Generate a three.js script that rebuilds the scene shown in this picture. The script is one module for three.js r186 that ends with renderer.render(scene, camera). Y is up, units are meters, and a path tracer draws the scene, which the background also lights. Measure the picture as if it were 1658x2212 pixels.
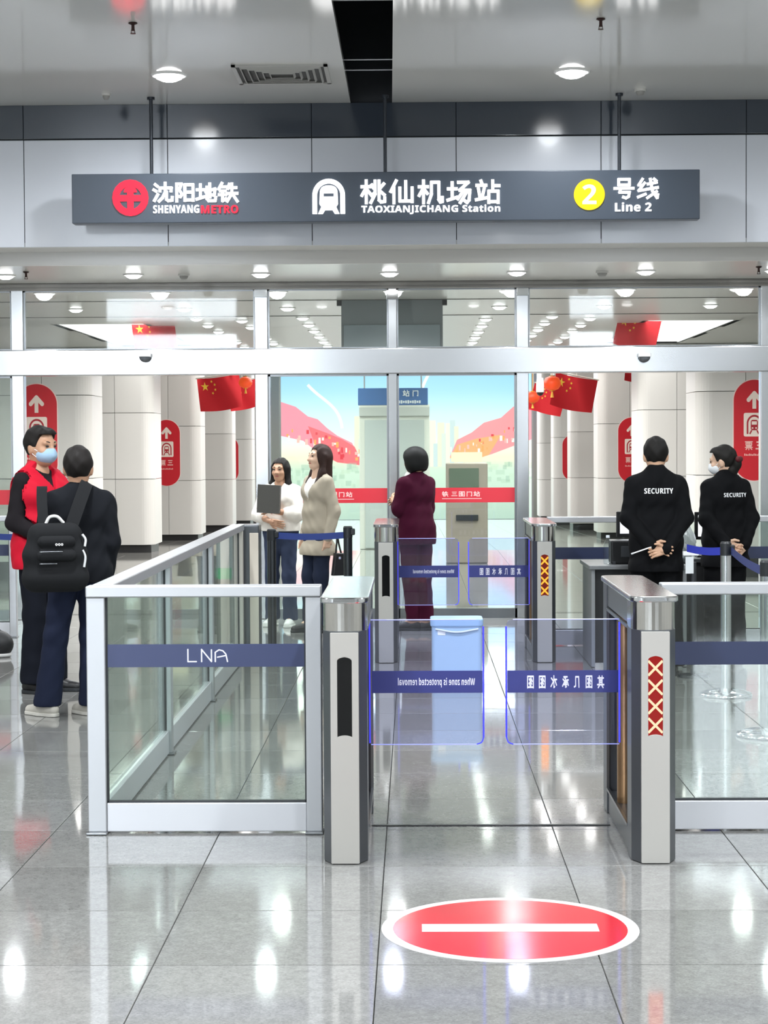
import * as THREE from 'three';
import { RoundedBoxGeometry } from 'three/addons/geometries/RoundedBoxGeometry.js';
import { mergeGeometries } from 'three/addons/utils/BufferGeometryUtils.js';
import { FontLoader } from 'three/addons/loaders/FontLoader.js';
import { TextGeometry } from 'three/addons/geometries/TextGeometry.js';
import { RectAreaLightUniformsLib } from 'three/addons/lights/RectAreaLightUniformsLib.js';

// ---------- camera, exposure ----------
const F = 4150, EYE = 1.6;                       // focal length in pixels of the 1658 x 2212 picture, eye height
const scene = new THREE.Scene();
const camera = new THREE.PerspectiveCamera(2 * Math.atan(1106 / F) * 180 / Math.PI, 1658 / 2212, 0.1, 200);
camera.position.set(0, EYE, 0);
camera.rotation.set(-0.0345, 0.0159, -0.0055, 'YXZ');
camera.updateMatrixWorld(true);
const renderer = new THREE.WebGLRenderer({ antialias: true });
renderer.toneMapping = THREE.LinearToneMapping;
renderer.toneMappingExposure = 1.2;
renderer.shadowMap.enabled = true;
RectAreaLightUniformsLib.init();
scene.background = new THREE.Color(0x05060a);    // closed interior: nothing but rooms

// light levels of the lamps of the place and of the added screen
const LV = { main: 26, mainGlow: 9, soffit: 8.6, soffitGlow: 10, hall: 5.0, hallGlow: 8, coffer: 2.4, back: 10.0, sign: 2.4, reflScreen: 1.35 };
const DAY = new THREE.Color(0.86, 0.93, 1.0), WARM = new THREE.Color(1.0, 0.975, 0.94), COOL = new THREE.Color(0.93, 0.965, 1.0);
function areaLight(parent, w, h, pos, look, color, intensity) {
  const l = new THREE.RectAreaLight(color, intensity, w, h);
  l.position.set(...pos); parent.add(l); l.lookAt(...look); return l;
}

// ---------- helpers ----------
const V = (x, y, z) => new THREE.Vector3(x, y, z);
// the point at distance d in front of the camera's place that is seen at pixel (px, py)
function at(px, py, d) {
  const v = V((px - 829) / F, -(py - 1106) / F, -1).applyQuaternion(camera.quaternion);
  return v.multiplyScalar(-d / v.z).add(camera.position);
}
const X = (px, d, py = 1000) => at(px, py, d).x, Y = (py, d, px = 829) => at(px, py, d).y;
let seed = 7;
const rnd = () => { seed = (seed * 1664525 + 1013904223) >>> 0; return seed / 4294967296; };
const used = {};
function numbered(n) { used[n] = (used[n] ?? -1) + 1; return used[n] ? n + '_' + String(used[n]).padStart(3, '0') : n; }
const shade = (o) => { o.castShadow = o.receiveShadow = true; return o; };
function thing(name, label, category, pos = [0, 0, 0], turn = 0, group) {
  const o = new THREE.Group(); o.name = numbered(name); scene.add(o);
  o.position.set(...pos); o.rotation.y = turn; o.userData = { label, category };
  if (group) o.userData.group = group;
  return o;
}
function part(name, geo, mat, parent, label) {
  const m = shade(new THREE.Mesh(Array.isArray(geo) ? merge(geo) : geo, mat));
  m.name = name; parent.add(m);
  if (label) m.userData.label = label;
  return m;
}
function struct(name, geo, mat) {
  const o = geo ? shade(new THREE.Mesh(Array.isArray(geo) ? merge(geo) : geo, mat)) : new THREE.Group();
  o.name = name; o.userData = { kind: 'structure' }; scene.add(o); return o;
}
function copy(o, label, pos) {
  const c = o.clone(); c.name = numbered(o.name.replace(/_\d+$/, '')); c.userData = { ...o.userData, label: label ?? o.userData.label };
  if (pos) c.position.set(...pos);
  scene.add(c); return c;
}
function merge(list) {
  return mergeGeometries(list.map((g) => {
    g = g.index ? g.toNonIndexed() : g;
    for (const k of Object.keys(g.attributes)) if (!['position', 'normal', 'uv'].includes(k)) g.deleteAttribute(k);
    if (!g.attributes.uv) g.setAttribute('uv', new THREE.BufferAttribute(new Float32Array(g.attributes.position.count * 2), 2));
    return g;
  }));
}
const box = (w, h, d, x = 0, y = 0, z = 0, r = 0) => (r ? new RoundedBoxGeometry(w, h, d, 2, r) : new THREE.BoxGeometry(w, h, d)).translate(x, y, z);
const box2 = (x0, x1, y0, y1, z0, z1, r = 0) => box(x1 - x0, y1 - y0, z1 - z0, (x0 + x1) / 2, (y0 + y1) / 2, (z0 + z1) / 2, r);
const cyl = (r0, r1, h, x = 0, y = 0, z = 0, n = 28) => new THREE.CylinderGeometry(r0, r1, h, n).translate(x, y, z);
const tube = (pts, r, n = 32, k = 8, closed = false) => new THREE.TubeGeometry(new THREE.CatmullRomCurve3(pts.map((p) => (p.isVector3 ? p : V(...p))), closed), n, r, k, closed);
function bar(a, b, r, n = 12) {
  a = V(...a); b = V(...b); const d = b.clone().sub(a), g = new THREE.CylinderGeometry(r, r, d.length(), n);
  return g.applyQuaternion(new THREE.Quaternion().setFromUnitVectors(V(0, 1, 0), d.clone().normalize())).translate(...a.add(b).multiplyScalar(0.5).toArray());
}
const lathe = (pts, n = 32) => new THREE.LatheGeometry(pts.map((p) => new THREE.Vector2(...p)), n);
function outline(pts) { const s = new THREE.Shape(); pts.forEach((p, i) => (i ? s.lineTo(...p) : s.moveTo(...p))); return s; }
function rrect(w, h, r) {          // rounded rectangle centred on the origin
  const s = new THREE.Shape(), x = w / 2, y = h / 2; r = Math.min(r, x, y);
  s.moveTo(-x + r, -y); s.lineTo(x - r, -y); s.absarc(x - r, -y + r, r, -Math.PI / 2, 0); s.lineTo(x, y - r); s.absarc(x - r, y - r, r, 0, Math.PI / 2);
  s.lineTo(-x + r, y); s.absarc(-x + r, y - r, r, Math.PI / 2, Math.PI); s.lineTo(-x, -y + r); s.absarc(-x + r, -y + r, r, Math.PI, 1.5 * Math.PI);
  return s;
}
const extr = (shape, depth, bevel = 0) => new THREE.ExtrudeGeometry(shape, { depth: depth - 2 * bevel, curveSegments: 10, bevelEnabled: !!bevel, bevelThickness: bevel, bevelSize: bevel, bevelOffset: -bevel, bevelSegments: 2 }).translate(0, 0, bevel);
const plan = (shape, y0, y1, bevel = 0) => extr(shape, y1 - y0, bevel).rotateX(-Math.PI / 2).translate(0, y0, 0);   // plan outline (x, -z) raised from y0 to y1
// a slab with eased edges, its face at +z (w wide, h high, t thick); uv runs 0..1 over the face
function slab(w, h, t, e = 0.002) {
  const x = w / 2, y = h / 2, P = [], N = [], U = [];
  const quad = (a, b, c, d) => { const n = V(...b).sub(V(...a)).cross(V(...c).sub(V(...a))).normalize(); for (const p of [a, b, c, a, c, d]) { P.push(...p); N.push(n.x, n.y, n.z); U.push(p[0] / w + 0.5, p[1] / h + 0.5); } };
  const ring = (i, z) => [[-x + i, -y + i, z], [x - i, -y + i, z], [x - i, y - i, z], [-x + i, y - i, z]];
  const a = ring(e, 0), b = ring(0, -e), c = ring(0, -t);
  quad(...a);
  for (let i = 0; i < 4; i++) { const j = (i + 1) % 4; quad(b[i], b[j], a[j], a[i]); quad(c[i], c[j], b[j], b[i]); }
  const g = new THREE.BufferGeometry();
  g.setAttribute('position', new THREE.Float32BufferAttribute(P, 3)); g.setAttribute('normal', new THREE.Float32BufferAttribute(N, 3)); g.setAttribute('uv', new THREE.Float32BufferAttribute(U, 2));
  return g;
}
function canvasTex(w, h, draw, srgb = true) {
  const c = document.createElement('canvas'); c.width = w; c.height = h; draw(c.getContext('2d'), w, h);
  const t = new THREE.CanvasTexture(c); if (srgb) t.colorSpace = THREE.SRGBColorSpace;
  t.wrapS = t.wrapT = THREE.RepeatWrapping; return t;
}
const MATS = {};
function mat(color, rough = 0.5, metal = 0, more = {}) {
  const key = JSON.stringify([color, rough, metal, Object.entries(more).map(([k, v]) => [k, v?.uuid ?? v])]);
  return MATS[key] ??= new THREE.MeshPhysicalMaterial({ color, roughness: rough, metalness: metal, side: THREE.DoubleSide, ...more });
}
const glow = (color, k) => mat(0x181818, 0.6, 0, { specularIntensity: 0.3, emissive: new THREE.Color(color), emissiveIntensity: k });

// fine brushed relief shared by the stainless steel, and a speckle for stone
const brushed = canvasTex(256, 256, (g, w, h) => {
  const im = g.createImageData(w, h); let s = 3; const r = () => { s = (s * 16807) % 2147483647; return s / 2147483647; };
  for (let y = 0; y < h; y++) { const a = r(); for (let x = 0; x < w; x++) { const v = 118 + 50 * (a - 0.5) + 30 * (r() - 0.5); im.data.set([v, v, v, 255], (y * w + x) * 4); } }
  g.putImageData(im, 0, 0);
}, false);
const STEEL = mat(0xc9cbcd, 0.22, 1, { bumpMap: brushed, bumpScale: 0.00004 });
const STEEL_D = mat(0x8f9295, 0.28, 1);
const CHROME = mat(0xdadcdd, 0.09, 1);
const ALU = mat(0xbcbec1, 0.38, 0.75);
const GATE_GREY = mat(0x5d6064, 0.32, 0.6);
const SILVER = mat(0xb4b2ad, 0.36, 0.4);
const BLACK = mat(0x0c0d0f, 0.35);
const DARK = mat(0x24272b, 0.45);
const NAVY = mat(0x2c3554, 0.35);
const GLASS = mat(0xf8fbfa, 0.02, 0, { transmission: 1, ior: 1.5 });
const GLASS_G = mat(0xf1f7f4, 0.02, 0, { transmission: 1, ior: 1.5 });
const WHITE_PANEL = mat(0xd6dae2, 0.2, 0, { clearcoat: 0.4, clearcoatRoughness: 0.08 });
const CLAD = [0xd6d5d2, 0xd1d0cd, 0xdad9d6].map((c) => mat(c, 0.4));
const RED = mat(0xc8202c, 0.4);

// strokes of the characters that the place shows, on a 100 x 100 grid with y down
const GLYPH = {
  '沈': '12,12 24,22|5,38 18,46|8,92 26,60|36,46 36,30 92,30 90,46|62,5 62,50 48,78 30,95|68,48 68,86 76,92 95,90 96,74',
  '阳': '12,8 12,95|12,10 36,10 24,38 38,60 30,72 18,70|52,14 52,92|52,14 92,14 92,92|52,50 92,50|52,88 92,88',
  '地': '5,38 40,38|22,12 22,78|3,84 42,72|46,48 94,34 90,66 80,64|68,8 68,76|54,24 54,82 62,92 94,92 97,74',
  '铁': '22,5 5,36|16,24 42,24|12,44 40,44|6,62 42,62|24,44 24,92 42,80|58,10 50,34|52,28 92,28|46,56 97,56|70,8 70,56 46,95|72,58 97,95',
  '桃': '3,30 40,30|22,5 22,96|22,34 4,66|24,40 38,58|58,6 58,60 40,95|44,22 52,36|42,66 57,54|74,6 74,84 82,92 97,90 97,74|94,18 80,34|78,48 96,64',
  '仙': '28,5 5,50|18,34 18,96|66,8 66,86|42,34 42,88 92,88|92,34 92,92',
  '机': '3,30 40,30|22,5 22,96|22,34 4,66|24,40 38,58|54,60 54,12 84,12 84,82 90,92 98,90 98,72|54,60 42,95',
  '场': '5,38 40,38|22,12 22,78|3,84 42,72|46,12 88,12 52,44|52,44 94,44 90,84 82,94 72,86|68,46 44,80|84,46 54,95',
  '站': '22,5 26,16|4,24 44,24|12,36 18,70|36,34 28,70|2,82 46,74|70,5 70,48|70,26 97,26|54,48 54,95|54,48 92,48 92,95|54,90 92,90',
  '号': '26,34 26,8 76,8 76,34|26,34 76,34|6,50 95,50|36,50 30,68 76,68 72,88 60,95 46,90',
  '线': '26,6 8,34 26,36|36,24 8,60 38,56|5,90 40,76|50,30 92,22|46,54 97,46|62,6 72,62 94,94 97,78|92,64 48,94|78,6 90,16',
  '门': '14,8 24,20|14,28 14,95|36,14 90,14 90,90 78,86', '图': '8,8 8,94|8,8 92,8 92,94|8,90 92,90|44,18 24,46|40,28 70,28 30,66|36,38 72,62|50,62 60,70|44,76 58,84',
  '水': '50,5 50,92 38,86|10,32 38,32 12,74|86,22 58,44|52,42 92,84', '几': '26,90 30,12 74,12 74,82 94,88', '大': '8,36 92,36|50,8 48,42 10,94|50,42 92,94', '其': '10,22 90,22|30,8 30,70|70,8 70,70|30,38 70,38|30,54 70,54|4,72 96,72|34,78 16,94|66,78 86,94',
  '承': '26,12 76,12 50,26|50,26 50,90 38,86|34,42 66,42|34,56 66,56|30,70 70,70|10,36 30,36 10,76|88,30 62,46 94,82', '票': '8,12 92,12|16,26 16,46 84,46 84,26 16,26|40,12 40,46|60,12 60,46|22,58 78,58|8,70 92,70|50,70 50,94|30,78 16,92|70,78 86,92', '三': '16,16 84,16|24,48 76,48|6,84 94,84',
};
const strokes = (ch) => GLYPH[ch].split('|').map((s) => s.split(' ').map((p) => p.split(',').map(Number)));
function glyphGeo(ch, size, lw, depth) {          // raised strokes, lower left corner at the origin
  const out = [], k = size / 100;
  for (const line of strokes(ch)) line.forEach((b, i) => {
    if (!i) return;
    const a = line[i - 1], dx = (b[0] - a[0]) * k, dy = -(b[1] - a[1]) * k, len = Math.hypot(dx, dy);
    out.push(box(len + lw * 0.7, lw, depth).rotateZ(Math.atan2(dy, dx)).translate((a[0] + b[0]) / 2 * k, size - (a[1] + b[1]) / 2 * k, depth / 2 + out.length * 0.00004));
  });
  return merge(out);
}
function drawGlyph(g, ch, x, y, size, lw) {
  g.lineWidth = lw; g.lineJoin = 'round'; g.lineCap = 'round';
  for (const l of strokes(ch)) { g.beginPath(); l.forEach((p, i) => g[i ? 'lineTo' : 'moveTo'](x + p[0] * size / 100, y + p[1] * size / 100)); g.stroke(); }
}
const font = await new FontLoader().loadAsync('fonts/droid/droid_sans_bold.typeface.json');
function textGeo(str, w, h, depth) {              // text fitted to w x h, lower left corner at the origin
  const g = new TextGeometry(str, { font, size: 1, depth, curveSegments: 3 }); g.computeBoundingBox();
  const b = g.boundingBox; g.translate(-b.min.x, -b.min.y, 0); return g.scale(w / (b.max.x - b.min.x), h / (b.max.y - b.min.y), 1);
}

// ---------- the setting ----------
const TW = 0.692, TD = 0.695, TX0 = -0.122, TZ0 = 5.871;     // floor tiles: width, depth, one joint in x, one joint in depth
const HALL_D = 29, floorY = (d) => (d < HALL_D ? 0 : -(d - HALL_D) * 0.0195);
{
  const stone = (tone, k) => canvasTex(512, 512, (g, w, h) => {
    const im = g.createImageData(w, h); let s = 11 + k * 77; const r = () => { s = (s * 16807) % 2147483647; return s / 2147483647; };
    const coarse = Array.from({ length: 33 * 33 }, r), mid = Array.from({ length: 129 * 129 }, r);
    const sm = (a, n, u, v) => { const i = Math.floor(u), j = Math.floor(v), f = u - i, e = v - j; return (a[j * n + i] * (1 - f) + a[j * n + i + 1] * f) * (1 - e) + (a[(j + 1) * n + i] * (1 - f) + a[(j + 1) * n + i + 1] * f) * e; };
    for (let y = 0; y < h; y++) for (let x = 0; x < w; x++) {
      let v = tone + 12 * (sm(coarse, 33, x / 16, y / 16) - 0.5) + 20 * (sm(mid, 129, x / 4, y / 4) - 0.5) + 16 * (r() - 0.5); if (r() > 0.985) v -= 30;
      im.data.set([v, v, v - 2, 255], (y * w + x) * 4);
    }
    g.putImageData(im, 0, 0);
  });
  const M = [0, 1, 2].map((k) => mat([0xffffff, 0xf2f2f1, 0xe8e8e7][k], 0.065, 0, { map: stone(134, k), ior: 1.62 }));
  const floor = struct('floor');
  part('slab', box2(-8, 8, -0.16, -0.012, -18.2, 9), mat(0x6d6d6b, 0.7), floor).userData.kind = 'structure';
  const tile = slab(TW - 0.0035, TD - 0.006, 0.012, 0.0012).rotateX(-Math.PI / 2);
  const rest = [];
  for (let i = -13; i < 24; i++) for (let j = -12; j < 12; j++) {
    const z = -(TZ0 + (i + 0.5) * TD), x = TX0 + (j + 0.5) * TW;
    if (z > 9 || x < -8 || x > 8 || -z > 18.2) continue;
    const half = -z * 0.215 + 0.75;
    if (-z > 4.6 && Math.abs(x + 0.1) < half) { const t = part('tile', tile, M[Math.floor(rnd() * 3)], floor); t.position.set(x, 0, z); }
    else rest.push(tile.clone().translate(x, 0, z));
  }
  part('far_tiles', rest, M[0], floor).userData.kind = 'stuff';
  const far = [];                                  // the hall's floor: level, then a gentle slope down
  for (let d = 18.2; d < 56; d += TD) for (let j = -9; j < 9; j++) {
    const m = d + TD / 2, g = slab(TW - 0.003, TD - 0.003, 0.012, 0.0012).rotateX(-Math.PI / 2); if (m > HALL_D) g.rotateX(-0.0195);
    far.push(g.translate(TX0 + (j + 0.5) * TW, floorY(m), -m));
  }
  part('hall_tiles', far, M[1], floor).userData.kind = 'stuff';
  part('hall_slab', [box2(-6.8, 6.3, -0.16, -0.012, -HALL_D, -18.2), box(13.1, 0.15, 27.1, -0.25, 0, -13.5).rotateX(-0.0195).translate(0, -0.09, -HALL_D)], mat(0x6d6d6b, 0.7), floor).userData.kind = 'structure';
}
const CEIL = 4.365, WALL_D = 15.6, FAC = 17.8, SOF = 3.11;
{
  // concourse ceiling in two sheets with the dark service gap between them
  const m = mat(0xdddcd7, 0.1, 0, { ior: 1.7 });
  const c = struct('ceiling');
  const L = outline([[-8, -9], [-0.5, -9], [-0.5, WALL_D], [-8, WALL_D]]), R = outline([[-0.0, -9], [8, -9], [8, WALL_D], [-0.165, WALL_D], [-0.105, 11]]);
  part('ceiling_sheet', plan(L, CEIL, CEIL + 0.05), m, c); part('ceiling_sheet', plan(R, CEIL, CEIL + 0.05), m, c);
  part('plenum', [box2(-8, 8, 5.3, 5.4, -15.75, 9), box2(-1.4, -1.3, CEIL + 0.05, 5.3, -15.7, 9), box2(0.9, 1, CEIL + 0.05, 5.3, -15.7, 9)], mat(0x07080c, 0.8), c);
  for (const [py, h] of [[135, 4.46], [157, 4.46], [8, 4.46]]) { const d = (h - EYE) * F / (963 - py); part('rod', bar([-1.2, h, -d], [0.8, h, -d], 0.006), ALU, c); }
  // soffit over the gates' inner side and the hall's ceiling
  const s = struct('ceiling_2'), sm = mat(0xdfddd7, 0.22, 0, { ior: 1.6 });
  part('soffit', box2(-8, 8, SOF, SOF + 0.06, -17.72, -16.0), sm, s);
  part('soffit_step', box2(-8, 8, SOF + 0.004, 3.226, -16.03, -15.995), mat(0xc9c7c2, 0.2, 0, { ior: 1.6 }), s);
  part('soffit_front', box2(-8, 8, 3.222, 3.26, -16.0, -15.61), sm, s);
  const hc = struct('ceiling_3'), hm = mat(0xc9c8c4, 0.3);
  const cut = [[-4.4, -3.3], [2.85, 3.95]], z0 = -28.8, z1 = -23.6;
  part('hall_ceiling', [box2(-6.8, 6.3, SOF, SOF + 0.08, z1, -17.84), box2(-6.8, -4.4, SOF, SOF + 0.08, z0, z1), box2(-3.3, 2.85, SOF, SOF + 0.08, z0, z1), box2(3.95, 6.3, SOF, SOF + 0.08, z0, z1), box2(-6.8, 6.3, SOF, SOF + 0.08, -33, z0)], hm, hc);
  struct('ceiling_4', box2(-6.8, 6.3, 4.22, 4.3, -56, -33), hm); struct('wall_hall_step', box2(-6.8, 6.3, SOF, 4.3, -33.08, -33.001), hm);
  part('ceiling_joint', [-19.9, -22.3].map((z) => box2(-6.8, 6.3, SOF - 0.006, SOF, z - 0.02, z)), mat(0x55534f, 0.6), hc);
  for (const [a, b] of cut) part('coffer', [box2(a - 0.05, a, SOF, SOF + 0.35, z0, z1), box2(b, b + 0.05, SOF, SOF + 0.35, z0, z1), box2(a, b, SOF, SOF + 0.35, z0 - 0.05, z0), box2(a, b, SOF, SOF + 0.35, z1, z1 + 0.05)], hm, hc);
}
{
  // front wall over the gates: enamelled panels, white below and slate above
  const w = struct('wall_front');
  const cols = [-0.816 - 1.166 * 7]; while (cols[cols.length - 1] < 7.8) cols.push(cols[cols.length - 1] + 1.166);
  const dm = mat(0x3a414b, 0.13, 0, { ior: 1.6 });
  const a = slab(1.166 - 0.006, 4.085 - 3.224, 0.02), b = slab(1.166 - 0.004, CEIL - 4.095, 0.02);
  for (let i = 0; i + 1 < cols.length; i++) {
    const x = (cols[i] + cols[i + 1]) / 2;
    part('panel', a, WHITE_PANEL, w).position.set(x, (4.085 + 3.224) / 2, -WALL_D);
    part('slate_panel', b, dm, w).position.set(x, (CEIL + 4.095) / 2, -WALL_D + 0.01);
  }
  part('backing', box2(-8.2, 8.2, 3.228, 5.4, -15.8, -15.62), mat(0x2b2e33, 0.7), w);
  // the rest of the shell
  const wm = mat(0xcfcfcb, 0.5);
  struct('wall_left', [box2(-8.2, -8, 0, 5.4, -17.8, 9.2)], wm); struct('wall_right', [box2(8, 8.2, 0, 5.4, -17.8, 9.2)], wm);
  struct('wall_hall_left', box2(-7.0, -6.8, -0.7, 4.3, -56, -17.85), wm); struct('wall_hall_right', box2(6.3, 6.5, -0.7, 4.3, -56, -17.85), wm);
  struct('wall_hall_end', box2(-7, 6.5, -0.9, 4.4, -56.2, -56), wm);
  struct('wall_facade_left', box2(-8, -5.9, 0, SOF, -17.86, -17.74), wm); struct('wall_facade_right', box2(5.5, 8, 0, SOF, -17.86, -17.74), wm);
  // back wall behind the photographer, with two tall daylight windows
  const bw = struct('wall_back', [box2(-8.2, 8.2, 0, 0.9, 9, 9.2), box2(-8.2, 8.2, 4.2, 5.4, 9, 9.2), box2(-8.2, -7.1, 0.9, 4.2, 9, 9.2), box2(-4.1, 3.6, 0.9, 4.2, 9, 9.2), box2(4.6, 8.2, 0.9, 4.2, 9, 9.2)], wm);
  [[-7.1, -4.1], [3.6, 4.6]].forEach(([x0, x1], i) => {
    const g = struct('window_' + (i + 1)); part('window_pane', box2(x0, x1, 0.9, 4.2, 9.08, 9.1), glow(0xdcebff, 1.6), g);
    part('window_frame', [box2(x0, x1, 0.9, 0.96, 9.0, 9.1), box2(x0, x1, 4.14, 4.2, 9.0, 9.1), box2((x0 + x1) / 2 - 0.03, (x0 + x1) / 2 + 0.03, 0.9, 4.2, 9, 9.1)], ALU, g);
    areaLight(g, x1 - x0, 3.3, [(x0 + x1) / 2, 2.55, 8.98], [(x0 + x1) / 2, 2.25, 0], DAY, LV.back);
  });
}
{
  // the glazed front of the hall
  const z = -FAC;
  const post = (n, px0, px1, y1 = SOF) => struct(n, box2(X(px0, FAC), X(px1, FAC), 0, y1, z - 0.06, z + 0.06, 0.006), STEEL);
  post('trim_1', 30, 56); post('trim_2', 553, 581); post('trim_3', 840, 858); post('trim_4', 1115, 1141); post('trim_5', 1640, 1668);
  struct('trim_6', box2(-5.9, 5.5, 2.262, 2.5, z - 0.09, z + 0.085, 0.01), STEEL);
  struct('trim_7', [box2(-8, 8, 3.055, SOF, z - 0.06, z + 0.08, 0.004), box2(-8, 8, 3.075, 3.09, z + 0.08, z + 0.1), box2(-8, 8, 3.045, 3.055, z - 0.05, z + 0.11)], mat(0x8f8c86, 0.3, 0.2));
  const edges = [[-5.9, X(30, FAC)], [X(56, FAC), X(553, FAC)], [X(581, FAC), X(840, FAC)], [X(858, FAC), X(1115, FAC)], [X(1141, FAC), X(1640, FAC)], [X(1668, FAC), 5.5]];
  edges.forEach(([a, b], i) => {
    const g = struct('window_' + (i + 5));
    part('pane', box2(a + 0.012, b - 0.012, 2.51, 3.05, z - 0.005, z + 0.005), GLASS, g);
    part('window_frame', [box2(a, b, 2.5, 2.512, z - 0.02, z + 0.02), box2(a, b, 3.035, 3.05, z - 0.02, z + 0.02), box2(a, a + 0.014, 2.51, 3.05, z - 0.02, z + 0.02), box2(b - 0.014, b, 2.51, 3.05, z - 0.02, z + 0.02)], STEEL_D, g);
  });
  const redTex = canvasTex(1024, 150, (g, w, h) => {
    g.fillStyle = '#cc2f3c'; g.fillRect(0, 0, w, h); g.strokeStyle = '#f4c9c4'; g.fillStyle = '#f4c9c4';
    [...'铁三图门站'].forEach((c, i) => drawGlyph(g, c, w * 0.37 + i * 66 + (i > 0) * 16, 36, 54, 7));
    g.fillRect(w * 0.37, 108, 350, 6);
  });
  const red = mat(0xffffff, 0.4, 0, { map: redTex });
  [[2, 1], [3, 2], [0, 3], [5, 4]].forEach(([e, n]) => {
    const [a, b] = edges[e], g = struct('door_' + n), w = b - a - 0.03;
    part('pane', box2(a + 0.02, b - 0.02, 0.09, 2.25, z - 0.006, z + 0.006), mat(0xf0f7f3, 0.015, 0, { transmission: 1, ior: 1.5 }), g);
    part('door_frame', [box2(a, a + 0.018, 0, 2.262, z - 0.03, z + 0.03), box2(b - 0.018, b, 0, 2.262, z - 0.03, z + 0.03), box2(a, b, 0, 0.09, z - 0.03, z + 0.03), box2(a, b, 2.245, 2.262, z - 0.03, z + 0.03)], STEEL_D, g);
    part('red_stripe', slab(w, 0.137, 0.002, 0.0005).translate((a + b) / 2, 1.139, z + 0.0085), red, g, 'red stripe with pale lettering');
  });
  // brackets where the posts meet the header
  for (const [n, a, b, y0, y1] of [['trim_8', 553, 581, 2.97, 3.04], ['trim_9', 1115, 1141, 2.97, 3.04], ['trim_10', 836, 862, 2.945, 3.03]]) struct(n, box2(X(a, FAC), X(b, FAC), y0, y1, z + 0.06, z + 0.1, 0.004), CHROME);
}

// ---------- ceiling fittings ----------
const lampParts = (r, o, g) => {
  part('trim_ring', lathe([[r * 0.92, 0.0], [r * 0.98, -0.012], [r * 1.1, -0.01], [r * 1.14, 0.0]], 28), mat(0xe8e8e6, 0.35), o);
  part('lamp_lens', lathe([[0, -r * g], [r * 0.45, -r * g * 0.9], [r * 0.78, -r * g * 0.55], [r * 0.95, -0.001]], 28), glow(0xffffff, o.userData.k), o); delete o.userData.k;
};
function lamp(kind, label, group, x, y, z, r, cd, gl, color, drop, angle = 1.42) {
  const o = thing('ceiling_light', label, 'ceiling light', [x, y, z], 0, group); o.userData.k = gl; lampParts(r, o, drop);
  const s = new THREE.SpotLight(color, cd, 0, angle, 0.5); s.position.set(0, -r * drop - 0.012, 0); s.target.position.set(0, -2, 0); s.castShadow = true; s.shadow.radius = r * 42;
  o.add(s, s.target); return o;
}
const MX = [-4.85, X(366, 14.4, 165), X(1234, 14.4, 165), 4.2];
for (const [j, z] of [-14.37, -10.2, -6.0, -1.8, 2.4].entries()) for (const [i, x] of MX.entries())
  lamp('m', j === 0 && i === 1 ? 'large round ceiling light left of the dark ceiling gap' : j === 0 && i === 2 ? 'large round ceiling light right of the dark ceiling gap' : 'round concourse downlight out of view, ' + ['at the sign', 'second row back', 'third row back', 'fourth row back', 'fifth row back'][j] + ', ' + ['far left', 'left', 'right', 'far right'][i], 'concourse downlights', x, CEIL, z, 0.12, LV.main * (j ? 1.3 : 0.42), LV.mainGlow, COOL, 0.42, 1.5);
const ord = ['leftmost', 'second from left', 'third from left', 'fourth from left', 'fifth from left', 'sixth from left', 'rightmost'];
for (const [row, d, y, pxs, nm] of [[0, 16.83, SOF, [12, 288, 563, 841, 1116, 1394, 1671], 'row of soffit lights in front of the glass front'], [1, 18.78, SOF, [95, 345, 598, 849, 1105, 1350, 1605], 'first row of lights just inside the glass front'], [2, 21.0, SOF, [163, 397, 620, 1078, 1304, 1534], 'second row of lights inside the glass front']])
  pxs.forEach((p, i) => lamp('s', (i === pxs.length - 1 ? 'rightmost' : ord[i]) + ' downlight in the ' + nm, nm, X(p, d, 600), y, -d, row === 1 ? 0.095 : 0.08, LV.soffit, LV.soffitGlow, row ? WARM : COOL, row === 1 ? 0.8 : 0.5));
for (const [k, x] of [-2.55, -2.05, -1.3, 0.86, 1.62, 2.1].entries()) for (let i = 0; i < 8; i++)
  lamp('h', 'small hall downlight, ' + ['nearest', 'second', 'third', 'fourth', 'fifth', 'sixth', 'seventh', 'farthest'][i] + ' in the ' + (k === 5 ? 'rightmost' : ord[k]) + ' of six lines', 'small downlights in the far hall ceiling, line ' + (k + 1), x, SOF, -(22.6 + i * 1.28 + (k % 2) * 0.4), 0.075, i % 2 ? LV.hall : LV.hall * 0.8, LV.hallGlow, WARM, 0.5);
for (const [a, b, side] of [[-4.4, -3.3, 'left'], [2.85, 3.95, 'right']]) {
  const o = thing('ceiling_light_panel', 'long white luminous panel set in the hall ceiling on the ' + side, 'light panel', [(a + b) / 2, SOF + 0.03, -26.2]);
  part('light_diffuser', box(b - a - 0.02, 0.02, 5.16, 0, 0, 0), glow(0xfffdf8, 1.5), o); part('frame', [box(0.03, 0.05, 5.2, -(b - a) / 2 + 0.015, 0, 0), box(0.03, 0.05, 5.2, (b - a) / 2 - 0.015, 0, 0)], ALU, o);
  areaLight(o, b - a - 0.05, 5.1, [0, -0.014, 0], [(a + b) / 2, 0, -26.2], WARM, LV.coffer);
}
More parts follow.
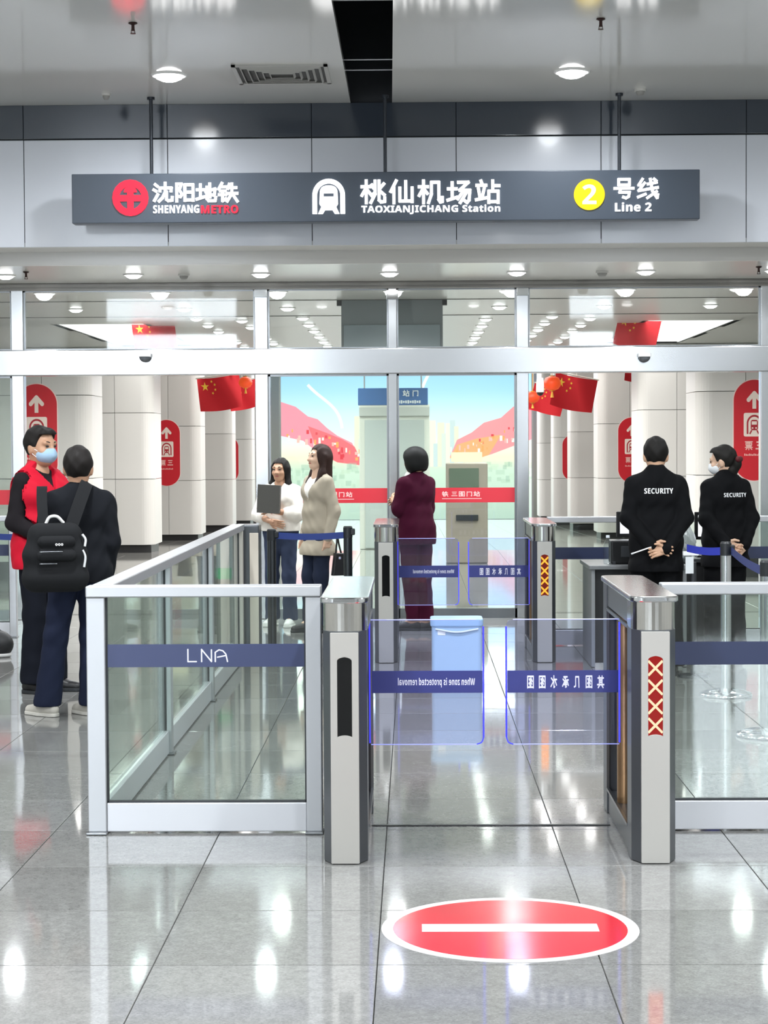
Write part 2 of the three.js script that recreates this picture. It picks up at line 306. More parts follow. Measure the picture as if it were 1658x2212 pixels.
{
  // unseen light strips added beyond the ceiling step to brighten the deep hall
  for (const [i, d] of [34.2, 38, 43, 48, 52.5].entries()) {
    const o = thing('ceiling_light_panel', 'long light strip added across the deep hall ceiling to brighten the columns', 'light panel', [-0.25, 4.2, -d], 0, 'light strips added in the deep hall');
    part('light_diffuser', box(6, 0.02, 0.5, 0, 0, 0), glow(0xfffdf8, 1.5), o); part('frame', [box(6.06, 0.04, 0.03, 0, 0, 0.26), box(6.06, 0.04, 0.03, 0, 0, -0.26)], ALU, o);
    areaLight(o, 6, 0.5, [0, -0.014, 0], [-0.25, 0, -d], WARM, 24);
  }
  // sprinklers, vent, detectors
  const sp = (label, x, y, z, k = 1) => {
    const o = thing('sprinkler', label, 'sprinkler', [x, y, z]); const m = mat(0x3a2422, 0.4, 0.5);
    part('escutcheon', lathe([[0, 0], [0.03 * k, 0], [0.034 * k, -0.006], [0.012 * k, -0.016], [0, -0.016]], 18), m, o);
    part('body', cyl(0.011 * k, 0.013 * k, 0.05 * k, 0, -0.035 * k, 0, 12), m, o); part('deflector', [cyl(0.02 * k, 0.02 * k, 0.004, 0, -0.078 * k, 0, 12), bar([0.011 * k, -0.05 * k, 0], [0.014 * k, -0.078 * k, 0], 0.003 * k, 6), bar([-0.011 * k, -0.05 * k, 0], [-0.014 * k, -0.078 * k, 0], 0.003 * k, 6)], m, o);
  };
  sp('dark pendant sprinkler in the left ceiling sheet', X(287, 12.6, 50), CEIL, -12.6, 0.9); sp('dark pendant sprinkler in the right ceiling sheet', X(1297, 12.6, 45), CEIL, -12.6, 0.9);
  sp('small sprinkler under the left end of the soffit', X(56, 16.5, 575), SOF, -16.5, 0.8); sp('small sprinkler under the right end of the soffit', X(1638, 16.5, 575), SOF, -16.5, 0.8);
  const v = thing('air_vent', 'square louvred air vent in the left ceiling sheet', 'vent', [-0.965, CEIL, -14.36]); const vm = mat(0xb0afaa, 0.4), r = 0.35;
  part('frame', [box(0.7, 0.014, 0.03, 0, -0.007, r - 0.015), box(0.7, 0.014, 0.03, 0, -0.007, -r + 0.015), box(0.03, 0.014, 0.7, r - 0.015, -0.007, 0), box(0.03, 0.014, 0.7, -r + 0.015, -0.007, 0)], vm, v);
  part('throat', box(0.64, 0.002, 0.64, 0, -0.001, 0), mat(0x4a4a48, 0.7), v);
  for (let i = 0; i < 5; i++) { const q = 0.29 - i * 0.05; for (let s = 0; s < 4; s++) part('louvre', box(q * 2, 0.02, 0.004, 0, 0, 0).rotateX(0.7).translate(0, -0.012, q).rotateY(s * Math.PI / 2), vm, v); }
  const det = (label, x, y, z, r) => { const o = thing('smoke_detector', label, 'smoke detector', [x, y, z]); part('base', cyl(r, r, 0.018, 0, -0.009, 0), mat(0xd0cfca, 0.5), o); part('chamber', lathe([[0, -0.05], [r * 0.5, -0.048], [r * 0.75, -0.03], [r * 0.8, -0.018]], 20), mat(0x9a9994, 0.5), o); };
  det('small round detector on the left ceiling sheet near the sign', X(229, 15.1, 205), CEIL, -15.1, 0.035); det('small round detector on the right ceiling sheet near the sign', X(1382, 15.1, 198), CEIL, -15.1, 0.045);
  det('round smoke detector under the soffit left of centre', X(397, 16.83, 590), SOF, -16.83, 0.05); det('round smoke detector under the soffit right of centre', X(1300, 16.83, 590), SOF, -16.83, 0.055);
  for (const [px, side] of [[312, 'left'], [1392, 'right']]) {
    const o = thing('dome_camera', 'dome security camera on the steel beam, ' + side + ' one', 'security camera', [X(px, 17.65, 770), Y(768, 17.65, px), -17.66]);
    part('mount', [cyl(0.06, 0.06, 0.03, 0, 0.005, 0), box(0.05, 0.03, 0.09, 0, 0.005, -0.03)], mat(0xd8d8d8, 0.4), o); part('dome', new THREE.SphereGeometry(0.052, 20, 10, 0, Math.PI * 2, Math.PI / 2, Math.PI / 2).translate(0, -0.01, 0), mat(0x4c4f52, 0.15), o);
  }
}

// ---------- hanging sign ----------
{
  const d = 15.2, x0 = X(155, d, 430), x1 = X(1511, d, 420), yt = Y(371, d, 829), yb = Y(478, d, 829), cx = (x0 + x1) / 2, cy = (yt + yb) / 2;
  const o = thing('hanging_sign', 'long slate-grey illuminated station sign hung over the gates', 'sign', [cx, cy, -d]);
  part('case', box(x1 - x0, yt - yb, 0.14, 0, 0, -0.07, 0.006), mat(0x3f4854, 0.33), o);
  for (const px of [324, 831, 1339]) { const x = X(px, d, 300) - cx; part('rod', [bar([x, yt - cy, -0.07], [x, CEIL - cy, -0.07], 0.014), cyl(0.03, 0.03, 0.02, x, CEIL - cy - 0.01, -0.07)], mat(0x33383f, 0.4, 0.4), o); }
  const U = d / F, gx = (px) => (px - 833) * U, gy = (py, px) => (424.5 - 0.0085 * (px - 833) - py) * U;
  const WL = glow(0xffffff, LV.sign), RL = glow(0xf0223a, LV.sign * 0.8), z = 0.0;
  const put = (n, g, m, px, py) => part(n, g.translate(gx(px), gy(py, px), z), m, o);
  const run = (s, px0, px1, py0, py1, lw) => { const st = (px1 - px0 - (py1 - py0)) / (s.length - 1); [...s].forEach((c, i) => put('sign_character', glyphGeo(c, (py1 - py0) * U, lw * U, 0.012), WL, px0 + i * st, py1)); };
  run('沈阳地铁', 333, 517, 394, 438, 6.0); run('桃仙机场站', 781, 1080, 388, 441, 6.4); run('号线', 1322, 1419, 384, 430, 5.6);
  put('sign_lettering', textGeo('SHENYANG', 99 * U, 17 * U, 0.012), WL, 334, 461); put('sign_lettering', textGeo('METRO', 80 * U, 17 * U, 0.012), RL, 437, 461);
  put('sign_lettering', textGeo('TAOXIANJICHANG Station', 298 * U, 19 * U, 0.012), WL, 782, 463); put('sign_lettering', textGeo('Line 2', 78 * U, 19 * U, 0.012), WL, 1326, 456);
  // round red emblem: a ring with a cross of bars, upper arm broken by an arch
  const R = 39 * U, ring = new THREE.Shape().absarc(0, 0, R, 0, Math.PI * 2); ring.holes.push(new THREE.Path().absarc(0, 0, R * 0.63, 0, Math.PI * 2));
  const arch = new THREE.Shape().absarc(0, 0, R * 0.36, 0, Math.PI); arch.lineTo(-R * 0.16, 0); arch.absarc(0, 0, R * 0.16, Math.PI, 0, true);
  put('sign_emblem', merge([extr(ring, 0.012), box(R * 1.4, R * 0.34, 0.0115, 0, -R * 0.02, 0.006), box(R * 0.34, R * 1.35, 0.011, 0, 0, 0.006), extr(arch, 0.0118).translate(0, R * 0.3, 0)]), RL, 285, 428);
  // train in a tunnel
  const a = new THREE.Shape(); a.moveTo(-35 * U, -37 * U); a.lineTo(-35 * U, 3 * U); a.absarc(0, 3 * U, 35 * U, Math.PI, 0, true); a.lineTo(35 * U, -37 * U); a.lineTo(25 * U, -37 * U); a.lineTo(25 * U, 3 * U); a.absarc(0, 3 * U, 25 * U, 0, Math.PI); a.lineTo(-25 * U, -37 * U);
  const t = new THREE.Shape(); t.moveTo(-19 * U, 10 * U); t.quadraticCurveTo(-18 * U, 24 * U, 0, 24 * U); t.quadraticCurveTo(18 * U, 24 * U, 19 * U, 10 * U); t.lineTo(20 * U, -16 * U); t.lineTo(16 * U, -22 * U); t.lineTo(23 * U, -37 * U); t.lineTo(13 * U, -37 * U); t.lineTo(8 * U, -29 * U); t.lineTo(-8 * U, -29 * U); t.lineTo(-13 * U, -37 * U); t.lineTo(-23 * U, -37 * U); t.lineTo(-16 * U, -22 * U); t.lineTo(-20 * U, -16 * U);
  t.holes.push(outline([[-11 * U, 0], [-11 * U, 7 * U], [11 * U, 7 * U], [11 * U, 0]]));
  put('sign_pictogram', merge([extr(a, 0.012), extr(t, 0.012)]), WL, 712, 425);
  put('sign_line_disc', cyl(33 * U, 33 * U, 0.012, 0, 0, 0, 48).rotateX(Math.PI / 2).translate(0, 0, 0.006), glow(0xffd800, LV.sign * 0.62), 1271, 420);
  put('sign_line_number', textGeo('2', 30 * U, 42 * U, 0.004).translate(0, 0, 0.012), glow(0xfff4c0, LV.sign), 1256, 441);
  areaLight(o, 1.1, 0.18, [gx(930), 0, 0.03], [cx + gx(930), cy, 0], new THREE.Color(1, 1, 1), 0.25);
}

// ---------- entrance gates ----------
const BLUE_LED = glow(0x3a3cff, 1.6);
function bandTex(kind) {
  return canvasTex(1024, 108, (g, w, h) => {
    g.fillStyle = '#343a7c'; g.fillRect(0, 0, w, h); g.strokeStyle = g.fillStyle = '#dcdcea';
    g.save(); g.translate(w, 0); g.scale(-1, 1);                // seen from behind: the lettering is reversed
    if (kind === 'latin') { g.font = 'bold 46px sans-serif'; g.fillText('When zone is protected removal', 70, 70, 890); }
    else [...'其图几承水图图'].forEach((c, i) => drawGlyph(g, c, 130 + i * 108, 24, 64, 9));
    g.restore();
  });
}
const BAND_LATIN = mat(0xffffff, 0.3, 0, { map: bandTex('latin') }), BAND_HAN = mat(0xffffff, 0.3, 0, { map: bandTex('han') });
function gate(name, label, lit, leafSide, pos, bandMat) {
  const o = thing(name, label, 'gate', pos), w = 0.168, L = 1.2, H = 1.0;
  const oct = outline([[-0.084, 0.06], [-0.056, 0], [0.056, 0], [0.084, 0.06], [0.084, 0.2], [-0.084, 0.2]]);
  const rear = outline([[-0.084, L - 0.2], [0.084, L - 0.2], [0.084, L - 0.05], [0.056, L], [-0.056, L], [-0.084, L - 0.05]]);
  part('front_pillar', plan(oct, 0.004, 0.893), GATE_GREY, o);
  const col = new THREE.Shape(); col.moveTo(-0.084, 0.2); col.lineTo(-0.084, 0.075); for (let i = 0; i <= 20; i++) { const q = Math.PI - i / 20 * Math.PI; col.lineTo(0.082 * Math.cos(q), 0.068 - 0.068 * Math.sin(q)); } col.lineTo(0.084, 0.075); col.lineTo(0.084, 0.2);
  part('collar', plan(col, 0.893, H), mat(0xc6c4bf, 0.16, 1), o, 'rounded polished steel collar under the lid');
  part('rear_pillar', plan(rear, 0.004, H), GATE_GREY, o);
  part('plinth', [box2(-0.078, 0.078, 0.002, 0.1, -L + 0.2, -0.2, 0.008)], GATE_GREY, o);
  part('top_beam', [box2(-0.08, 0.08, 0.9, H, -L + 0.2, -0.2, 0.006)], STEEL_D, o);
  part('drive_column', cyl(0.034, 0.034, 0.8, leafSide * 0.035, 0.5, -0.73), mat(0xa5835f, 0.3, 0.6), o, 'bronze drive column');
  part('side_panel', box(0.006, 0.8, 0.8, -leafSide * 0.077, 0.5, -0.6), mat(0x55585c, 0.35, 0.4), o, 'dark closed side panel');
  part('side_frame', [-1, 1].flatMap((s) => [s === leafSide ? box(0.012, 0.8, 0.012, s * 0.081, 0.5, -0.99) : box(0.012, 0.8, 0.012, s * 0.081, 0.5, -0.42), box(0.012, 0.012, 0.8, s * 0.081, 0.11, -0.6), box(0.012, 0.012, 0.8, s * 0.081, 0.89, -0.6)]), STEEL_D, o);
  // lid, rounded towards the front
  const lid = rrect(0.186, L + 0.02, 0.055);
  part('lid', plan(lid, H, H + 0.022, 0.005).translate(0, 0, -L / 2), mat(0xd4d6d8, 0.13, 1), o);
  // face with its status window
  const face = rrect(0.108, 0.885, 0.004), slot = new THREE.Path(), a = 0.028, y0 = 0.49 - 0.4465, y1 = 0.792 - 0.4465;
  slot.moveTo(-a, y0); slot.quadraticCurveTo(0, y0 + 0.012, a, y0); slot.lineTo(a, y1 - 0.012); slot.quadraticCurveTo(a, y1, 0, y1 + 0.004); slot.quadraticCurveTo(-a, y1, -a, y1 - 0.012);
  face.holes.push(slot);
  part('face_panel', extr(face, 0.014, 0.001).translate(0, 0.4465, 0), SILVER, o);
  if (lit === 'off') part('status_window', box2(-0.03, 0.03, 0.485, 0.8, 0, 0.006), mat(0x08090b, 0.08), o, 'unlit black status window');
  else {
    const red = lit === 'red', sw = part('status_light', box2(-0.03, 0.03, 0.485, 0.8, 0, 0.004), glow(red ? 0xa80f08 : 0x8a1a06, red ? 0.75 : 0.55), o, red ? 'red status light with pale crosses' : 'dark red status light with amber crosses'), x = [];
    for (let i = 0; i < 4; i++) { const c = 0.53 + i * 0.073; for (const s of [-1, 1]) x.push(box(0.078, red ? 0.009 : 0.012, 0.002 + s * 0.0002).rotateZ(s * 0.8).translate(0, c, 0.006)); }
    part('cross_lights', x, glow(red ? 0xffe2b8 : 0xffb43a, red ? 0.95 : 1.1), sw);
    areaLight(o, 0.056, 0.3, [0, 0.643, 0.016], [pos[0], 0.643, 0], new THREE.Color(red ? 0xff4030 : 0xff8a30), 0.8);
  }
  // swinging glass leaf with its lit edge
  const s = leafSide, x0 = s * 0.09, x1 = s * 0.545, zl = -0.45, sh = new THREE.Shape(), b = 0.39, t = 0.896, r = 0.028;
  sh.moveTo(x0, b); sh.lineTo(x1 - s * r, b); sh.quadraticCurveTo(x1, b, x1, b + r); sh.lineTo(x1, t - r); sh.quadraticCurveTo(x1, t, x1 - s * r, t); sh.lineTo(x0, t);
  const leaf = part('glass_leaf', extr(sh, 0.01).translate(0, 0, zl), mat(0xf0f2ff, 0.02, 0, { transmission: 1 }), o);
  part('band', slab(Math.abs(x1 - x0) - 0.008, 0.09, 0.001, 0.0004).translate((x0 + x1) / 2, 0.645, zl + 0.0125), bandMat, leaf, 'blue band with reversed white lettering');
  const e = 0.0022;
  part('edge_light', [bar([x1, b + r, zl + 0.005], [x1, t - r, zl + 0.005], e * 1.5), tube([[x1, b + r, zl + 0.005], [x1 - s * r * 0.3, b + r * 0.3, zl + 0.005], [x1 - s * r, b, zl + 0.005]], e, 8)], BLUE_LED, leaf, 'blue lit glass edge');
  part('edge_trim', [bar([x0, b, zl + 0.005], [x1 - s * r, b, zl + 0.005], e), bar([x0, t, zl + 0.005], [x1 - s * r, t, zl + 0.005], e)], mat(0xb9bdf2, 0.15, 0, { emissive: new THREE.Color(0x9a9cff), emissiveIntensity: 0.25 }), leaf);
  part('hinge_light', box2(s * 0.084 - 0.003, s * 0.084 + 0.003, 0.39, 0.88, zl - 0.05, zl - 0.03), glow(0x4a48ff, 0.9), o, 'blue strip beside the leaf');
  areaLight(o, 0.012, 0.49, [s * 0.09, 0.635, zl - 0.04], [pos[0] + s * 3, 0.635, pos[2] + zl - 0.04], new THREE.Color(0x4a48ff), 1.2);
  return o;
}
const G1 = -7.3, G2 = -14.1;
gate('swing_gate', 'near swing gate on the left of the passage with unlit black window', 'off', 1, [-0.27, 0, G1], BAND_LATIN);
gate('swing_gate', 'near swing gate on the right of the passage with red crosses', 'red', -1, [0.912, 0, G1], BAND_HAN);
gate('swing_gate', 'far swing gate on the left, unlit, beside the woman in maroon', 'off', 1, [-0.213, 0, G2], BAND_LATIN);
gate('swing_gate', 'far swing gate on the right with amber crosses', 'amber', -1, [0.952, 0, G2], BAND_HAN);
{
  const o = thing('threshold_strip', 'thin dark metal strip across the floor between the near gates', 'floor strip', [0.315, 0, -8.04]);
  part('strip', box(1.0, 0.004, 0.018, 0, 0.002, 0), mat(0x3a3b3d, 0.3, 0.8), o); part('edge', box(1.0, 0.005, 0.003, 0, 0.0025, -0.01), CHROME, o);
}
// ---------- glass barriers ----------
const postGeo = (h, w = 0.074, d = 0.06) => box(w, h, d, 0, h / 2, 0, 0.005);
function crossBarrier(label, x0, x1, z, pw0, pw1, tex, mid = []) {
  const o = thing('glass_barrier', label, 'barrier', [0, 0, z]), B = 0.129, T = 0.981;
  const xs = [[x0, pw0], ...mid.map((m) => [m - 0.037, 0.074]), [x1 - pw1, pw1]];
  for (const [x, w] of xs) if (w) { part('post', box2(x, x + w, 0.008, T, -0.06, 0, 0.005), ALU, o); part('foot_plate', box2(x - 0.004, x + w + 0.004, 0.001, 0.01, -0.07, 0.03, 0.003), STEEL_D, o); }
  part('top_rail', box2(x0, x1, T, T + 0.047, -0.085, 0.012, 0.006), ALU, o);
  for (let i = 0; i + 1 < xs.length; i++) {
    const a = xs[i][0] + xs[i][1], b = xs[i + 1][0];
    const p = part('glass_pane', box2(a, b, B, T, -0.036, -0.026), GLASS_G, o);
    part('band', slab(b - a, 0.095, 0.001, 0.0004).translate((a + b) / 2, 0.737, -0.0235), tex && !i ? tex : NAVY, p, 'dark blue band');
    part('gasket', [box2(a, a + 0.006, B, T, -0.04, -0.02), box2(b - 0.006, b, B, T, -0.04, -0.02), box2(a, b, B - 0.001, B + 0.006, -0.04, -0.02)], DARK, o);
    part('kick_plate', box2(a, b, 0.008, B - 0.002, -0.052, -0.008, 0.004), mat(0xcfd1d6, 0.4, 0.4), o);
  }
  return o;
}
const lna = mat(0xffffff, 0.35, 0, { map: canvasTex(1024, 122, (g, w, h) => {
  g.fillStyle = '#363f63'; g.fillRect(0, 0, w, h); g.strokeStyle = '#e6e8f2'; g.lineWidth = 7; g.lineJoin = g.lineCap = 'round';
  const L = (...p) => { g.beginPath(); p.forEach((q, i) => g[i ? 'lineTo' : 'moveTo'](420 + q[0] * 1.95, 28 + q[1] * 1.3)); g.stroke(); };
  L([0, 0], [0, 50], [22, 50]); L([36, 50], [36, 0], [62, 50], [62, 2]); L([72, 50], [72, 12], [82, 2], [92, 6], [100, 20], [104, 50]); L([78, 32], [98, 26]);
}) });
crossBarrier('near glass barrier with LNA on its blue band, left of the gates', X(189, 7.9, 1500), X(695, 7.9, 1500), -7.88, 0.078, 0.066, lna);
crossBarrier('near glass barrier right of the gate with the red crosses', 1.012, 3.3, -7.9, 0.016, 0.07, null, [2.35]);
crossBarrier('far glass barrier behind the two guards', 1.052, 5.2, -15.25, 0.03, 0.07, null, [3.1]);
crossBarrier('far glass barrier at the left edge of the picture', -5.2, X(30, 16, 1290), -16.1, 0.07, 0.06, null, [-4.4]);
{
  const o = thing('glass_barrier', 'long glass barrier running away from the near left corner post', 'barrier', [-1.302, 0, 0]), B = 0.129, T = 0.981, zs = [-7.98, -9.95, -12.03, -14.13];
  zs.forEach((z, i) => { if (!i) return; part('post', box2(-0.037, 0.037, 0.008, T, z - 0.037, z + 0.037, 0.005), i === 3 ? mat(0xcac6bd, 0.45, 0.3) : ALU, o); part('foot_plate', box2(-0.05, 0.05, 0.001, 0.01, z - 0.05, z + 0.05, 0.003), STEEL_D, o); });
  part('top_rail', box2(-0.045, 0.045, T, T + 0.047, -14.16, -7.98, 0.006), ALU, o);
  part('end_pillar', box2(-0.033, 0.15, 0.004, 1.02, -14.42, -14.19, 0.012), mat(0x5d6064, 0.3, 0.6), o, 'dark pillar at the far end'); part('end_pillar_face', box2(0.08, 0.146, 0.004, 0.96, -14.2, -14.176, 0.004), mat(0xd8cfc2, 0.4), o, 'cream face of the far pillar');
  for (let i = 0; i < 3; i++) {
    const a = zs[i + 1] + 0.038, b = zs[i] - (i ? 0.038 : 0);
    const p = part('glass_pane', box2(-0.005, 0.005, B, T, a, b), GLASS_G, o);
    part('kick_plate', box2(-0.022, 0.022, 0.008, B - 0.002, a, b, 0.004), mat(0xcfd1d6, 0.35, 0.5), o);
    part('gasket', [box2(-0.01, 0.01, B, T, b - 0.006, b), box2(-0.01, 0.01, B, T, a, a + 0.006)], DARK, o);
  }
}
// ---------- belt stanchions ----------
function stanchion(label, x, z, o2, h = 0.955, dark = false) {
  const o = thing('belt_stanchion', label, 'stanchion', [x, 0, z]), m = dark ? mat(0x4a4d50, 0.25, 0.8) : STEEL;
  part('base', lathe([[0, 0.05], [0.04, 0.048], [0.12, 0.034], [0.16, 0.02], [0.166, 0.008], [0.164, 0.001], [0, 0.001]], 40), CHROME, o);
  part('pole', cyl(0.034, 0.034, h - 0.1, 0, 0.03 + (h - 0.1) / 2, 0), m, o);
  part('head', [cyl(0.036, 0.036, 0.075, 0, h - 0.04, 0), box(0.05, 0.05, 0.05, 0.03, h - 0.035, 0, 0.008), cyl(0.03, 0.036, 0.012, 0, h + 0.003, 0)], mat(0x1d2024, 0.4), o);
  return o;
}
function ribbon(pts, wdir, w, t, n = 30) {                       // a flat strap along a curve, w wide along wdir (x, y, z), t thick
  const c = new THREE.CatmullRomCurve3(pts.map((p) => V(...p))), g = new THREE.BoxGeometry(w, t, 1, 1, 1, n), p = g.attributes.position, D = V(...wdir).normalize();
  for (let i = 0; i < p.count; i++) { const u = p.getZ(i) + 0.5, q = c.getPoint(u), T = c.getTangent(u), N = V().crossVectors(T, D).normalize(); q.addScaledVector(D, p.getX(i)).addScaledVector(N, p.getY(i)); p.setXYZ(i, q.x, q.y, q.z); }
  g.computeVertexNormals(); return g;
}
function belt(o, from, to, color = 0x1c357c) {                  // a strap from this stanchion to a point, with a little sag
  const a = V(...from), b = V(...to), g = new THREE.PlaneGeometry(1, 0.05, 24, 1), p = g.attributes.position;
  for (let i = 0; i < p.count; i++) { const t = p.getX(i) + 0.5, q = a.clone().lerp(b, t); p.setXYZ(i, q.x, q.y + p.getY(i) - 0.012 * Math.sin(Math.PI * t), q.z); }
  g.computeVertexNormals();
  const h = g.clone(); return part('belt', [g, h.translate(0, 0, -0.003)], mat(color, 0.6), o, 'blue retractable belt');
}
{
  const d = 14.75, s = stanchion('dark belt stanchion in front of the woman in the white blouse', X(585, d), -d, 0, 0.955, true), x = X(585, d), x2 = X(750, d);
  belt(s, [0.03, 0.915, 0.012], [x2 - x - 0.03, 0.915, 0.012]);
  stanchion('dark belt stanchion with a black head beside the beige blazer', x2, -d, 0, 0.975, true);
  const r = stanchion('steel belt stanchion behind the right glass, nearest the guards', X(1567, 12.2), -12.2, 0, 0.97);
  belt(r, [0, 0.92, -0.03], [-0.14, 0.9, -0.75], 0x2335b0);
  const e = stanchion('steel belt stanchion at the right edge of the picture', X(1655, 10.5), -10.5, 0, 0.955); e.rotation.y = 1;
  const dx = X(1655, 10.5) - X(1567, 12.2); belt(r, [0.03, 0.925, 0.02], [dx - 0.02, 0.905, 1.66], 0x27356e);
  const l = stanchion('belt stanchion at the far left edge of the picture', X(-40, 15.5), -15.5, 0, 0.93, true); belt(l, [0.03, 0.89, 0], [0.42, 0.885, -0.03]);
}
// ---------- round floor sign ----------
{
  const d = 6.36, R = 0.4255, c = at(1101, 2013, 6640 / 1051), o = thing('floor_sign', 'round red no-entry sign with a white bar stuck on the floor', 'floor sign', [c.x, 0, c.z]);
  part('rim', cyl(R, R, 0.0012, 0, 0.0008, 0, 80), mat(0xd2d0cf, 0.16), o, 'white rim'); part('disc', cyl(R * 0.91, R * 0.91, 0.0014, 0, 0.0012, 0, 80), mat(0xbd2530, 0.14, 0, { ior: 1.6 }), o);
  part('white_bar', box(R * 1.37, 0.0018, R * 0.235, 0, 0.0014, 0), mat(0xd6d2d4, 0.16), o);
}
// ---------- clad columns of the hall ----------
const COLS = [23, 29, 35.3, 41.5, 46.6, 52], BASE = [0.23, 0.12, -0.016, -0.1, -0.2, -0.33];
const STEP = [1.0, 1.0, 1.0, 0.99, 0.99, 0.99];
function wrap(pts, y0, y1) {                                     // a thin shell following a plan line (x, z), raised from y0 to y1
  const t = 0.02, s = new THREE.Shape(), off = pts.map((p, i) => { const a = pts[Math.max(0, i - 1)], b = pts[Math.min(pts.length - 1, i + 1)], dx = b[0] - a[0], dz = b[1] - a[1], l = Math.hypot(dx, dz); return [p[0] - dz / l * t, p[1] + dx / l * t]; });
  [...pts, ...off.reverse()].forEach((p, i) => s[i ? 'lineTo' : 'moveTo'](p[0], -p[1]));
  return plan(s, y0, y1);
}
function column(i, side) {                                       // side -1: left row, its inner edge near x = -3.96
  const d = COLS[i], xin = side < 0 ? (i ? -3.96 : -3.9) : 3.39, dir = side < 0 ? -1 : 1, top = d > 33 ? 4.22 : i ? SOF : 2.66, y = BASE[i], w = 1.9, dep = 0.9, r = 0.16;
  const nth = ['nearest', 'second', 'third', 'fourth', 'fifth', 'farthest'][i];
  const o = thing('clad_column', 'white clad column, ' + nth + ' of the ' + (side < 0 ? 'left' : 'right') + ' row in the hall', 'column', [xin, 0, -d]);
  const fy = floorY(d);
  part('core', box2(Math.min(dir * 0.06, dir * (w - 0.03)), Math.max(dir * 0.06, dir * (w - 0.03)), fy - 0.02, top, -dep + 0.03, -0.05), mat(0x8d8b87, 0.7), o);
  part('dark_base', box2(Math.min(dir * 0.03, dir * (w - 0.02)), Math.max(dir * 0.03, dir * (w - 0.02)), fy - 0.02, y, -dep + 0.02, -0.03, 0.01), mat(0x2a2a2c, 0.4), o, 'dark recessed base');
  const inner = [], flat = [[dir * 0.561, 0], [dir * 1.262, 0]], flat2 = [[dir * 1.268, 0], [dir * w, 0]];
  inner.push([0, -dep]); for (let k = 0; k <= 8; k++) { const a = k / 8 * Math.PI / 2; inner.push([dir * (r - r * Math.cos(a)), -r + r * Math.sin(a)]); } inner.push([dir * 0.555, 0]);
  for (let row = 0, y0 = y; y0 < top - 0.02; row++, y0 += STEP[i]) {
    const y1 = Math.min(top, y0 + STEP[i]) - 0.008, k = (row + i) % 3;
    for (const [j, p] of [inner, flat, flat2].entries()) part('panel', wrap(dir < 0 ? [...p].reverse() : p, y0, y1), CLAD[(k + j) % 3], o);
  }
}
for (let i = 0; i < 6; i++) { column(i, -1); column(i, 1); }
const ovalTex = canvasTex(256, 544, (g, w, h) => {
  g.fillStyle = '#cf2230'; g.fillRect(0, 0, w, h); g.fillStyle = g.strokeStyle = '#f6e7dc'; g.lineCap = g.lineJoin = 'round';
  g.lineWidth = 24; g.beginPath(); g.moveTo(92, 108); g.lineTo(128, 72); g.lineTo(164, 108); g.stroke(); g.lineCap = 'butt'; g.beginPath(); g.moveTo(128, 76); g.lineTo(128, 156); g.stroke();
  g.beginPath(); g.roundRect(62, 178, 132, 128, 10); g.fill();
  g.strokeStyle = '#b01f2e'; g.lineWidth = 10; g.beginPath(); g.moveTo(86, 292); g.lineTo(86, 236); g.arc(128, 236, 42, Math.PI, 0); g.lineTo(170, 292); g.stroke();
  g.fillStyle = '#b01f2e'; g.beginPath(); g.roundRect(106, 216, 44, 56, 12); g.fill(); g.fillStyle = '#f6e7dc'; g.fillRect(112, 224, 32, 18); g.fillRect(112, 256, 10, 8); g.fillRect(134, 256, 10, 8);
  g.lineWidth = 8; g.beginPath(); g.moveTo(112, 272); g.lineTo(100, 292); g.moveTo(144, 272); g.lineTo(156, 292); g.stroke();
  g.strokeStyle = '#f3c6bd'; drawGlyph(g, '票', 68, 328, 52, 6); drawGlyph(g, '三', 136, 328, 52, 8);
  g.fillStyle = '#f3c6bd'; for (let i = 0; i < 13; i++) g.fillRect(66 + i * 9.6, 398 + (i % 3) * 2, 6, 12 - (i % 3) * 2);
});
for (const [i, cx, y0, y1, label] of [[0, -4.52, 1.16, 2.36, 'left red oval sign with white arrow, behind the man in the red vest'], [2, -4.55, 0.885, 2.095, 'red oval sign with white arrow between the first two left columns seen whole'], [4, -4.51, 0.735, 1.836, 'small red oval sign on the far left columns, half hidden'],
  [0, 4.05, 1.16, 2.36, 'right red oval sign with white arrow, behind the female guard'], [2, 3.98, 0.9, 2.09, 'red oval sign with white arrow left of the male guard'], [4, 3.83, 0.735, 1.836, 'small red oval sign on the far right columns, half hidden']]) {
  const H = y1 - y0, W = 0.49, o = thing('oval_sign', label, 'sign', [cx, (y0 + y1) / 2, -COLS[i] + 0.002], 0);
  part('board', extr(rrect(W + 0.024, H + 0.024, 0.257), 0.02, 0.003), mat(0xf0d9d4, 0.4), o, 'pale rim');
  const g = new THREE.ShapeGeometry(rrect(W, H, 0.245), 12).translate(0, 0, 0.0215), u = g.attributes.uv, p = g.attributes.position;
  for (let k = 0; k < u.count; k++) u.setXY(k, p.getX(k) / W + 0.5, p.getY(k) / H + 0.5);
  part('face', g, mat(0xffffff, 0.35, 0, { map: ovalTex }), o);
}
